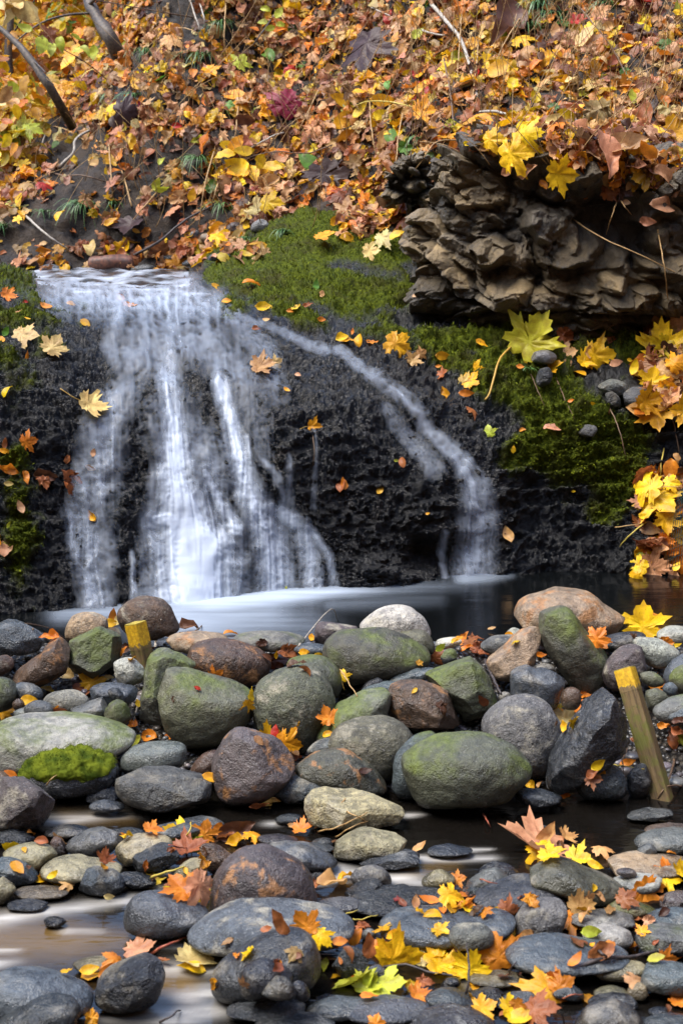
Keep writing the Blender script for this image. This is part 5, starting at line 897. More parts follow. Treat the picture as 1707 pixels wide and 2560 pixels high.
LEAVES = '''A 512 185 75 B O 80 - u;A 540 200 65 B C 60 - u;A 500 228 70 B Y 10;A 420 470 100 M G 75 s u;A 300 460 90 B C 150;A 215 530 85 B Y 170;A 495 475 60 B C 0;A 130 560 80 B Y 0;A 30 628 85 M G 20;A 240 292 85 D O 175;A 365 520 75 B R 10;
A 630 590 45 B Y 90;A 672 345 75 D R 60;A 570 350 75 D N 60;A 740 285 100 D N 10;A 860 250 110 D N 20;A 1050 272 75 B O 10;A 1420 290 50 B G 80;A 1310 335 90 D R 0;A 1385 345 55 B G 0;A 1450 357 55 B Y 0;A 1255 347 40 B G 90;A 1270 400 105 M R 30;A 1345 410 90 D N 0;A 1240 390 70 D R 60;
A 1132 562 78 B Y 80;A 1480 630 90 M O 100 s;A 1250 722 120 M G 25 s;A 1320 735 115 M G -15;A 1258 700 60 B S 90;A 1350 800 95 D R -60;A 1330 770 80 D T -40;A 945 930 95 B G -10;A 615 760 95 B L 60;A 680 745 90 B O 170;A 770 742 55 B O 50;A 60 893 80 B O 150;A 250 1025 30 B G 0;A 1175 1030 90 B R 10;A 600 700 65 D O 160;A 270 610 75 D R 20;A 395 540 60 D R 60;A 1505 720 60 B G 10;
B 1385 205 165 M Y 95 - u;B 1440 215 95 B O -20;B 1545 290 90 B Y 80 - u;B 1490 295 75 D O 10;B 1180 275 95 M O 60 s u;B 1180 315 75 B O -60;B 1430 265 80 D T 0;B 440 360 85 M R 60 - u;B 460 322 55 B L 40;B 510 330 80 D R 20;B 560 310 85 D O 60;B 600 320 85 M R 0;B 640 345 80 D R -20;B 570 345 70 D O 0;B 660 365 70 D R 0;B 530 300 60 D G 40;B 620 300 70 D R 80;
B 780 265 55 B G 10;B 910 370 55 B O 0;B 22 440 60 M Y 90 s;B 1030 665 110 M C 60;B 1005 640 95 B G -70;B 1090 612 90 M O 60;B 1035 695 65 B G -60;B 1010 610 60 B Y 40;B 1170 858 75 B Y 30;B 1150 895 75 D R 45;B 860 968 75 D G 150;B 910 965 45 B T 80;B 1020 1015 65 B O 0;B 1310 865 75 B O 20;B 1345 770 65 D R -60;B 1500 700 90 D R -40;B 1535 720 90 D N 0;B 1520 770 90 D R -60;B 1555 760 80 D L -60;B 1550 690 80 D R 10;B 1480 670 60 D O 0;B 1440 510 85 M O 10;B 1120 555 50 D O 0;B 690 250 40 B T 0;B 1550 660 70 D N 10;
C 700 150 95 M O 10;C 815 185 140 M Y 160 s;C 880 190 85 B L 10;C 870 235 160 M R 50;C 935 140 100 M O 80 - u;C 995 130 75 B O 60 - u;C 1065 140 170 D N 20 - u;C 1160 185 95 M G 0;C 1080 205 95 D G 170;C 1030 180 90 D R 30;C 190 200 65 B R 170;C 60 205 110 B Y 160;C 250 345 65 B Y 40;C 285 395 110 M Y 160;C 180 380 65 B Y 0;C 495 428 50 B C 0;C 560 160 45 B O 0;
C 805 430 150 M O 110;C 895 390 140 M Y 15 s;C 890 468 170 M J -30;C 940 410 75 B O 20;C 1280 560 120 D R 120 - u;C 1385 560 125 M O 120 - u;C 1460 640 95 M Y -40;C 1500 700 120 B O -50;C 1480 770 65 B L -90;C 1540 650 75 B O 30;C 1210 602 60 B R 0;C 515 740 90 M O 140;C 430 805 140 B G 60;C 480 770 90 B O 50;C 640 700 140 M J 20;C 410 770 95 B Y 20;C 890 752 180 M C 0;C 880 782 130 B Y 170;C 388 970 85 D G 90;C 300 800 65 B Y 0;C 740 745 65 D R -60;C 1510 395 160 D T 50;C 1440 400 60 D R 40;C 1330 130 50 B T 0;C 1380 145 90 M O 10;C 1520 205 50 B J 10;
D 60 850 180 M L 170;D 150 800 105 B L 60;D 215 870 170 M L -10;D 130 865 120 M L 80;D 70 800 55 B O 0;D 130 910 85 B O 0;D 20 360 80 D G 30;D 360 232 80 B T 60;D 940 165 130 D T 60 - u;D 1040 178 90 M T 40;D 900 282 130 M Y 150;D 975 262 130 M Y 10;D 1090 285 125 M Y -20;D 1160 310 80 B Y -40;D 1200 250 100 M T 0;D 1005 230 70 D N 90;D 880 240 330 M J 190 - f;
D 540 385 70 M O 10 s;D 410 475 105 B O 160;D 500 485 115 M Y 10;D 580 495 105 B O 0;D 780 495 95 M R 10;D 560 452 55 B O -20;D 640 500 85 B O 0;D 730 498 70 B Y 0;D 1050 492 75 M Y 80;D 1110 470 130 M T 20;D 1070 590 130 M O -10;D 1115 545 85 D T 60;D 1310 470 100 M R 60;D 1380 555 85 D R 0;D 1340 590 55 B S 0;D 1405 430 150 M O -60 - u;D 1490 320 105 M O 90 - u;D 1550 330 90 M Y 80;D 1500 392 120 M Y 0;D 1510 255 45 B O 0;D 1150 615 95 B L 0;D 1420 560 60 D J 20;
D 300 650 210 M Y 10;D 360 705 190 M C -20;D 460 645 125 M G 60 - u;D 215 720 110 M Y 0;D 480 762 180 M Y 20;D 600 752 150 M Y 60 - u;D 710 690 180 M O 100 - u;D 775 620 85 B Y 60 - u;D 130 670 110 D R 90 - u;D 70 630 90 B O 60 - u;D 0 660 70 B O 90;D 1190 690 135 D R 20 - u;D 1335 690 85 B O 10;D 1070 750 95 B O 60;D 1010 812 120 M O 20;D 1330 810 105 M J 40;D 1440 740 85 B L 0;D 1490 700 90 M O 0;D 1550 720 70 B O 60;D 945 895 215 M G 100 s;D 660 970 110 M G 20;D 790 985 120 M Y 20;D 910 1005 160 M R 0;D 360 900 100 M O 10;D 390 850 80 D R 60;D 1555 930 100 M O 80;D 100 590 70 D R 0;D 420 740 110 B Y -10;D 540 690 80 B J 10;D 180 690 90 M O 60;D 820 1010 130 B Y 5;D 250 620 90 B G 20;
G 35 190 75 M O 0;G 120 370 120 M C 0;G 235 400 105 M C 60;G 250 438 62 B C 0;G 35 615 72 B Y 60;G 425 682 140 M C 15 s;G 30 345 55 B E 60;G 12 385 50 B G 90;G 117 450 48 B O 60;G 90 262 38 B J 0;G 115 215 30 B S 0;G 205 235 72 B O -40;G 320 222 45 B G 0;G 385 310 55 B G -40;G 120 292 30 B Y 0;G 40 965 95 D O 160;G 110 990 65 D O -90;G 190 985 120 D N 0;G 310 1030 110 D R -30;G 200 1030 70 D R -60;G 45 1030 48 B C 0;G 20 890 55 B G 0;G 125 840 75 M O 10;G 20 850 55 B R 80;G 100 1145 68 B J 110;G 430 1185 64 B G 120;G 425 895 42 B J 80;G 415 960 52 B J 0;G 300 915 52 D R 80;G 15 1290 64 B G 110;G 20 1340 85 B J 100;G 38 1218 32 B L 60;G 60 1337 38 B J 70;
G 980 145 52 B G -30;G 1145 135 92 B O 0;G 1190 240 85 B Y 0;G 1210 297 36 B C 0;G 1030 210 45 B G 0;G 1350 243 52 B Y 0;G 1400 235 54 D R 30;G 1320 253 42 B O 0;G 1455 290 42 B O 0;G 1165 335 46 B R 0;G 1550 378 76 B Y 30;G 1205 505 110 M T 20;G 1262 485 55 M C 30;G 1355 543 32 B J -40;G 1305 610 36 B G -40;G 1430 775 66 M G 0 s;G 1560 1050 66 B O 80;G 1440 140 62 B E 90;G 1475 180 52 B J -20;G 1305 1510 24 B L 90;G 590 235 75 B J -20;G 550 200 62 B R -40;
H 20 385 85 B G 0;H 90 390 75 B G 80;H 60 355 36 D O 90;H 140 405 62 B O 0;H 240 412 140 M G -20;H 335 475 70 M T 60;H 365 440 52 M T 20;H 465 455 68 B G 0;H 445 510 30 B O 0;H 475 545 58 M R 0;H 470 632 60 D G 100;H 600 572 90 M G 30;H 630 510 64 M G 60;H 575 628 72 B O 0;H 575 582 72 M C 10;H 600 725 70 M R 20;H 668 797 60 M L 90;H 785 882 36 B Y 90;H 970 780 78 D J -30;H 1030 355 98 D R 0;H 1040 450 98 M T 10;H 1135 440 64 B T 90;H 1210 450 140 M Y 0;H 1225 395 76 D R 20;H 1260 490 62 B J 0;H 850 490 48 B Y 80;H 820 505 36 B O 0;H 975 515 98 M G 0;H 1095 545 76 B G 120;H 635 400 62 B G -30;H 1320 475 32 B Y 0;H 1120 480 80 M Y 40;
H 1360 535 95 B Y 70;H 1440 560 120 M Y 60;H 1500 430 215 M Y 90;H 1400 660 140 M G 10;H 1460 750 155 M G -80;H 1500 350 165 M T 100;H 1540 560 140 M T 0;H 1430 1060 170 M Y 160 s;H 1470 1150 215 M Y -60;H 1480 1225 130 M Y -90;H 1350 1150 95 M J 100;H 1370 1200 62 B Y 0;H 1420 1280 120 M L 10;H 1380 1380 110 M Y 160;H 1450 1390 160 M J 10;H 1360 1440 76 M Y 180;H 1510 1440 85 B J -40;H 1540 1420 64 B Y 60;H 1430 1320 95 B T 0;H 1540 1020 90 M Y 0;H 1560 960 66 B O 0;H 1500 920 62 D T 90;H 1520 1300 90 M O 0;H 1540 1350 76 B O 0;H 1550 480 110 M G 40;H 1480 620 90 D R 20;H 1550 650 100 D J 60;
H 765 1280 85 B T 110;H 280 935 60 B R 110;H 15 1055 85 B R 80;H 180 1075 48 B G 60;H 250 930 22 B L 0;H 1055 665 32 B O 0;H 1230 690 62 B N 100;H 1150 672 32 B G 0;H 350 185 32 B J 0;H 840 797 32 B O 0;H 1480 1430 60 B O 0;H 1065 1068 20 B Y 0;H 400 1180 24 B G 0;
E 1095 290 85 M L 60;E 1215 280 100 B E 120;E 550 500 100 M Y 60;E 625 515 120 M K 10;E 665 500 66 B P 120;E 1325 505 150 M P 60;E 630 660 68 B G 60;E 800 580 52 B S 0;E 420 770 62 B C 60;E 745 745 54 B L 60;E 770 805 60 B L 80;E 720 850 64 B L 60;E 740 865 74 B L 20;E 1020 690 130 B Y 200;E 1090 670 105 B G 60;E 1080 800 140 B G 210;E 1150 800 90 B Y -80;E 1210 780 110 B G -10;E 1285 780 98 B G 0;E 585 1060 130 M K -80;E 1500 840 185 M K -60;E 1440 750 118 B E 150;E 870 905 66 B G 80;E 1185 975 115 M C 30;E 1265 955 105 M Y 0;E 990 1130 85 M Y 0;E 1460 1108 95 M G 0;E 505 1030 74 B G 45;E 290 1000 66 B Y 60;E 425 1120 95 D C 90;E 1440 620 140 M R 0;E 960 340 48 B G 0;E 200 890 76 M S 0;E 1085 590 105 D N 0;
F 180 285 220 M K -90;F 770 140 280 D N -110;F 245 400 85 B E 90;F 1095 120 76 M S 60;F 860 700 160 M Y 0;F 910 640 115 M Y 0;F 1020 750 140 M Y 10;F 720 650 105 M Y 0;F 975 580 85 B C 0;F 675 585 160 M G 0;F 1060 380 64 B C 0;F 40 450 120 B G 170;F 110 440 98 B G 0;F 190 470 120 B G 0;F 110 515 110 B Y 40;F 40 550 130 B G 200;F 170 560 98 B Y 240;F 215 535 86 B Y 0;F 370 540 108 M G 0;F 320 485 86 B G 0;F 460 370 75 B Y 60;F 590 210 75 B G 0;F 190 190 86 B Y 0;F 830 220 108 M Y 0;F 380 175 86 B L 60;F 270 640 98 B E 100;F 315 680 66 M E 0;F 1320 460 86 B L 80;F 1390 560 170 D R -90;F 1540 630 165 M G -30;F 1385 690 118 B O 120;F 670 305 64 B E 0;F 1540 70 98 B L 90;F 1370 30 98 M S 0;F 980 165 75 B T 100;F 980 265 65 B T 90;F 1150 190 160 B C 40;F 750 330 130 B G 40;F 1200 745 210 D J -90;F 1250 690 190 D J 0;F 215 1110 98 M C 0;F 300 1090 76 B Y 45;F 120 1190 76 M C 0;F 1450 940 130 D J 0;F 1130 915 64 B O 90;F 1400 1000 76 D J 0;F 1460 800 140 D J -30;F 1320 925 44 B J 0;F 1000 790 80 D J -80;F 880 760 110 D J 20;F 760 740 80 D J 60;F 940 810 60 B O -60;F 1100 640 130 D J 10;F 1180 620 120 D T 40'''
for ln in LEAVES.replace('\n', '').split(';'):
    p = ln.split()
    if not p: continue
    right_bank = p[0] == 'H' and float(p[1]) > 1320
    leaf(p[0], float(p[1]), float(p[2]), float(p[3])*(.86 if right_bank else 1), p[4], p[5], float(p[6]), stalk=len(p) > 7 and p[7] == 's', up=p[-1] == 'u', lift=.03 if right_bank else .035 if p[0] in 'EF' else .008, face=0. if p[-1] == 'f' else .6 if right_bank or p[0] in 'EF' else .5)
# the big upright leaf with its long pale stalk
hl = leaf('H', 700, 560, 225, 'M', 'L', 62, lift=.0, face=.9, label='big upright yellow-green maple leaf with a long pale stalk on the mossy ledge')
hb, _ = hit(*cpx('H', [800, 405])[0]); hl.location = tuple(at(*cpx('H', [885, 358])[0], hb[1]-.05)); T_ = T_M[3]; hsz = 225*CROP['H'][2]*hb[1]/FPX*1.05
hM = basis(np.array([-.25, -1, .25]), RT*math.cos(math.radians(55))+UP*math.sin(math.radians(55))); hl.data = mesh_np('leaf', (T_[0]*np.array([.95, 1, .7])-np.array([0, .45, 0]))*hsz@hM.T, T_[1]); hl.data.materials.append(LEAFM)
hl.color = (.52, .47, .03, 1)
def twig_pts(c, pts, n=14, lift=.02, ends=None):
    px = cpx(c, pts); sp_ = spline(px, n); a, _ = hit(*px[0]); b_, _ = hit(*px[-1]); ya = a[1] if a is not None else 9.; yb = b_[1] if b_ is not None else ya
    s = np.r_[0, np.cumsum(np.hypot(*np.diff(sp_, axis=0).T))]; s /= s[-1]; Yd = (ya*(1-s)+yb*s)-lift*np.sin(math.pi*s)*3-.006
    return at(sp_[:, 0], sp_[:, 1], Yd)
hs = twig_pts('H', [798, 398, 730, 470, 702, 560, 682, 630, 662, 658], lift=.02); sv, sf = tube(hs, np.linspace(.005, .0042, 14), 6)
so = obj('stalk', poly_mesh('stalk', sv-np.array(hl.location), sf), STALKM, hl)

# leaf litter: too many to count, laid over the bank
def scatter(Ps, Ns, cols, sizes, kinds, name, label, face=.0):
    VV, FF, CC, k = [], [], [], 0
    for P, nn, cc, s, kd in zip(Ps, Ns, cols, sizes, kinds):
        T = (T_M, T_B, T_D)[kd]; V, F = T[RNG.integers(len(T))]
        M = basis(nn+RNG.normal(size=3)*.36+np.array([0, -.25*face, .2]), RNG.normal(size=3)+np.array([0, -.4, -.6])*face); W3 = (V-np.array([0, .45, 0]))*s@M.T
        low = (W3@nn).min(); VV.append(W3+P+nn*(-.5*low+.004)); FF.append(F+k); CC.append(np.tile(cc, (len(V), 1))); k += len(V)
    me = mesh_np(name, np.concatenate(VV), np.concatenate(FF), {'col': np.concatenate(CC)}); return stuff(obj(name, me, LITM), label)
def palette(keys, w, n): 
    k = RNG.choice(len(keys), n, p=np.array(w)/sum(w)); base = np.array([LC[q] for q in keys])[k]; return np.clip(base*RNG.uniform(.42, 1.08, (n, 1))*RNG.uniform(.88, 1.12, (n, 3)), 0, 1)
quad = HP[HILL_F]; cen = quad.mean(1); area = np.linalg.norm(np.cross(quad[:, 2]-quad[:, 0], quad[:, 3]-quad[:, 1]), axis=1)/2
fpx = HPX[HILL_F].mean(1); fn = HN[HILL_F].mean(1)
Es = lambda *p: [tuple(cpx('E', [q[:2]])[0])+(q[2]*.55, q[3]) for q in p]; Fs = lambda *p: [tuple(cpx('F', [q[:2]])[0])+(q[2]*.55, q[3]) for q in p]
bare = seg_field(fpx[:, 0], fpx[:, 1], [Es((260,640,130,1.),(420,860,170,1.),(250,960,140,.95)), Es((560,740,90,.95),(620,900,120,.95),(800,700,60,.6)), Es((820,30,130,.95),(880,160,100,.8)), Es((1310,530,40,.8),(1260,640,40,.7)), Es((950,370,60,.6),(840,460,50,.6)), Es((60,1080,120,.95),(260,1080,110,.9),(640,1060,130,.9),(900,980,80,.8)), Es((1420,930,100,.95),(1350,880,60,.5)), Fs((960,60,90,.8),(1040,150,50,.8)), Fs((100,380,60,.5),(60,480,60,.4)), Es((230,480,60,.4),(480,620,60,.5))])
bare = np.clip(1.15*bare+.34*perlin(cen*3.4), 0, 1)
bare = np.maximum(bare, seg_field(fpx[:, 0], fpx[:, 1], [[(*cpx(c_, [x_, y_+.25*h_])[0], .36*h_, .97), (*cpx(c_, [x_, y_+.6*h_])[0], .3*h_, .9)] for c_, x_, y_, h_, nb_, ck_, l_ in TUFTS if ck_ == 'g']))
wgt = area*(1-.94*bare)*((fpx[:, 0] > -420) & (fpx[:, 0] < 2200))*np.where((fpx[:, 1] > -120), 1, .2)*np.where(cen[:, 1] > 11.5, .35, 1)*np.where(fpx[:, 1] > 640, .3, 1)
inn = (fpx[:, 0] > -60) & (fpx[:, 0] < 1770); wgt = wgt*np.where(inn, 1, .35)
NL = 14500; pick = RNG.choice(len(cen), NL, p=wgt/wgt.sum()); Pl = cen[pick]+RNG.normal(size=(NL, 3))*.02; fx = fpx[pick]
c1 = palette('ORTNGYCJLSE', [15, 15, 24, 11, 7, 9, 6, 16, 1, .6, 1], NL); c2 = palette('YGOTCRJL', [26, 26, 16, 12, 9, 6, 6, 2], NL)
yel = np.clip(.12+.6*seg_field(fx[:, 0], fx[:, 1], [Fs((900,420,260,.9),(1200,430,260,.8)), Fs((1300,120,300,.55)), Es((100,250,250,1.)), Fs((250,480,120,.5)), Es((1200,400,200,.25))])+.25*perlin(Pl*2.5), 0, 1)
cl = np.where((RNG.random(NL) < yel)[:, None], c2, c1)
scatter(Pl, fn[pick], cl, RNG.uniform(.036, .112, NL)*np.where(RNG.random(NL) < .12, 1.4, 1), RNG.choice(3, NL, p=[.20, .28, .52]), 'leaf_litter', 'thick autumn leaf litter over the steep bank', 1.)
def ray_scatter(rects, name, label, lo, hi, keys, w, kp=(.35, .35, .3), face=.3):
    Ps, Ns = [], []
    for c, x0, y0, x1, y1, n_ in rects:
        for _ in range(n_):
            px, py = cpx(c, [RNG.uniform(x0, x1), RNG.uniform(y0, y1)])[0]; P, nn = hit(px, py)
            if P is not None: Ps.append(P); Ns.append(nn)
    k = len(Ps); scatter(Ps, Ns, palette(keys, w, k), RNG.uniform(lo, hi, k), RNG.choice(3, k, p=kp), name, label, face)
ray_scatter([('F', 560, 540, 1350, 700, 190), ('F', 1000, 640, 1400, 760, 60), ('F', 1200, 560, 1568, 860, 110), ('F', 0, 840, 210, 1050, 90), ('H', 1420, 290, 1568, 640, 90), ('H', 1380, 980, 1568, 1450, 110), ('E', 540, 1100, 1200, 1230, 60), ('E', 60, 1170, 300, 1230, 16), ('F', 20, 900, 200, 1110, 60), ('H', 1330, 480, 1568, 720, 40)], 'dry_leaf_drift', 'dry leaves heaped on the outcrop and at the right border', .05, .12, 'JTRNOYG', [20, 18, 14, 8, 12, 10, 8], (.2, .25, .55))
ray_scatter([('D', 0, 540, 1568, 1020, 22), ('D', 1000, 400, 1568, 700, 16), ('C', 0, 150, 1100, 420, 24), ('A', 0, 250, 1568, 900, 12), ('B', 0, 260, 1568, 1000, 12), ('C', 900, 560, 1568, 900, 10), ('D', 250, 440, 900, 540, 20)], 'leaf_scraps', 'small leaf scraps between the stones', .018, .05, 'OGYRTNS', [18, 18, 14, 18, 10, 12, 3], (.3, .4, .3))
# ------------------------------------------------------------- wooden stakes
def wood_mat(name, a, bcol, moss):
    m, nt, b, out = new_mat(name); n = NB(nt); c0 = n.coord(); mp = n.node('ShaderNodeMapping'); n.put(mp.inputs[0], c0); mp.inputs['Scale'].default_value = (1, 1, .07)
    g = n.noise(mp.outputs[0], 130, 5, .7, .4); c = n.mix(n.ramp(g, .3, .7), a, bcol); c = n.mix(n.ramp(n.noise(c0, 22, 4, .6), .45, .62, 0, moss), c, (.10, .105, .012))
    c = n.mix(n.ramp(n.noise(c0, 60, 4, .7), .6, .72, 0, .7), c, (.03, .022, .012))
    n.put(b.inputs['Base Color'], c); b.inputs['Roughness'].default_value = .6; n.put(b.inputs['Normal'], n.bump(g, .5, .006)); return m
WOOD = wood_mat('weathered_wood', (.06, .038, .016), (.17, .11, .042), .85); ENDG = wood_mat('yellow_end_grain', (.36, .27, .03), (.5, .36, .04), .6)
def paint_mat():
    m = wood_mat('worn_yellow_paint', (.085, .055, .025), (.20, .13, .05), .3); nt = m.node_tree; n = NB(nt); b = nt.nodes['Principled BSDF']; src = b.inputs['Base Color'].links[0].from_socket; c0 = n.coord()
    f = n.math('ADD', n.attr('paint'), n.math('MULTIPLY', n.math('SUBTRACT', n.noise(c0, 55, 5, .7), .5), 1.1)); y = n.mix(n.ramp(n.noise(c0, 80, 4, .7), .35, .7), (.42, .23, .008), (.72, .44, .012))
    n.put(b.inputs['Base Color'], n.mix(n.ramp(f, .16, .24), src, y)); return m
YEL = paint_mat()
def stake(c, top, foot, wpx, Yt, Yf, yaw, band, label, long_):
    a = at(*cpx(c, top)[0], Yt); f = at(*cpx(c, foot)[0], Yf); ax = a-f; L0 = np.linalg.norm(ax); ax /= L0; L = L0+long_
    w = wpx*CROP[c][2]*(Yt/cp)/FPX/1.28
    z = Vector(ax); x = (Matrix.Rotation(yaw, 3, z)@(Vector((1, 0, 0))-z*z.x).normalized()); y = z.cross(x); R = Matrix((x, y, z)).transposed().to_4x4()
    root = bpy.data.objects.new('wooden_stake', None); C.objects.link(root); base = Vector(a)-z*L; root.matrix_world = Matrix.Translation(base)@R
    tag(root, label, 'stake', 'yellow-topped stakes in the dam')
    def bar(nm, z0, z1, ww, m, seed):
        rs = np.random.default_rng(seed); N_ = 26; V = []; nn = 6; per = []
        for s in range(4):
            for k in range(nn):
                t = k/nn; h = ww/2; q = [(-h+2*h*t, -h), (h, -h+2*h*t), (h-2*h*t, h), (-h, h-2*h*t)][s]; per.append(q)
        per = np.array(per); ch = np.where((np.abs(per[:, :1]) > ww*.49) & (np.abs(per[:, 1:]) > ww*.49), .94, 1.); per = per*ch; np_ = len(per)
        for k in range(N_): zz = z0+(z1-z0)*k/(N_-1); V.append(np.c_[per, np.full(np_, zz)])
        V = np.concatenate(V+[np.array([[0, 0, z0], [0, 0, z1]])]); F = []
        V[:-2, :2] *= (1+.05*fbm(np.c_[V[:-2, :2]*60, V[:-2, 2]*9]+seed, 3))[:, None]
        for k in range(N_-1):
            for j in range(np_): F.append((k*np_+j, k*np_+(j+1) % np_, (k+1)*np_+(j+1) % np_, (k+1)*np_+j))
        for j in range(np_): F.append((N_*np_, (j+1) % np_, j)); F.append((N_*np_+1, (N_-1)*np_+j, (N_-1)*np_+(j+1) % np_))
        me = poly_mesh(nm, V, F); at_ = me.attributes.new('paint', 'FLOAT', 'POINT'); at_.data.foreach_set('value', ((V[:, 2]-z0)/(z1-z0)).astype(np.float32))
        for p in me.polygons: p.use_smooth = False
        return obj(nm, me, m, root)
    bar('shaft', 0, L-band, w, WOOD, 3); o = bar('painted_top', L-band+.0005, L-.002, w*1.012, YEL, 3); bar('end_face', L-.0018, L+.001, w*.985, ENDG, 3); return root
stake('A', [618, 214], [668, 440], 98, 4.80, 4.78, -.62, .085, 'short leaning wooden stake with a bright yellow painted top left of the middle', .01)
stake('B', [1300, 425], [1470, 1010], 112, 4.36, 4.20, -.5, .068, 'tall leaning wooden stake with worn yellow top and green algae at the right', .06)
# ------------------------------------------------------------- twigs, stems, sticks
def bark(name, a, b2):
    m, nt, b, out = new_mat(name); n = NB(nt); n.put(b.inputs['Base Color'], n.mix(n.ramp(n.noise(n.coord(), 60, 4, .6), .35, .65), a, b2)); b.inputs['Roughness'].default_value = .6; return m
TW = {'t': bark('straw_stem', (.26, .15, .055), (.44, .28, .11)), 'd': bark('dark_twig', (.022, .018, .018), (.07, .055, .05)), 'g': bark('pale_twig', (.22, .19, .15), (.42, .37, .30)), 'r': bark('red_stem', (.24, .05, .03), (.36, .11, .05)), 'y': bark('yellow_stem', (.42, .32, .05), (.5, .4, .08)), 'b': bark('brown_twig', (.08, .045, .025), (.17, .10, .05))}
TNAME = {'t': ('straw', 'straw'), 'd': ('twig', 'twig'), 'g': ('twig', 'twig'), 'r': ('twig', 'twig'), 'y': ('twig', 'twig'), 'b': ('twig', 'twig')}
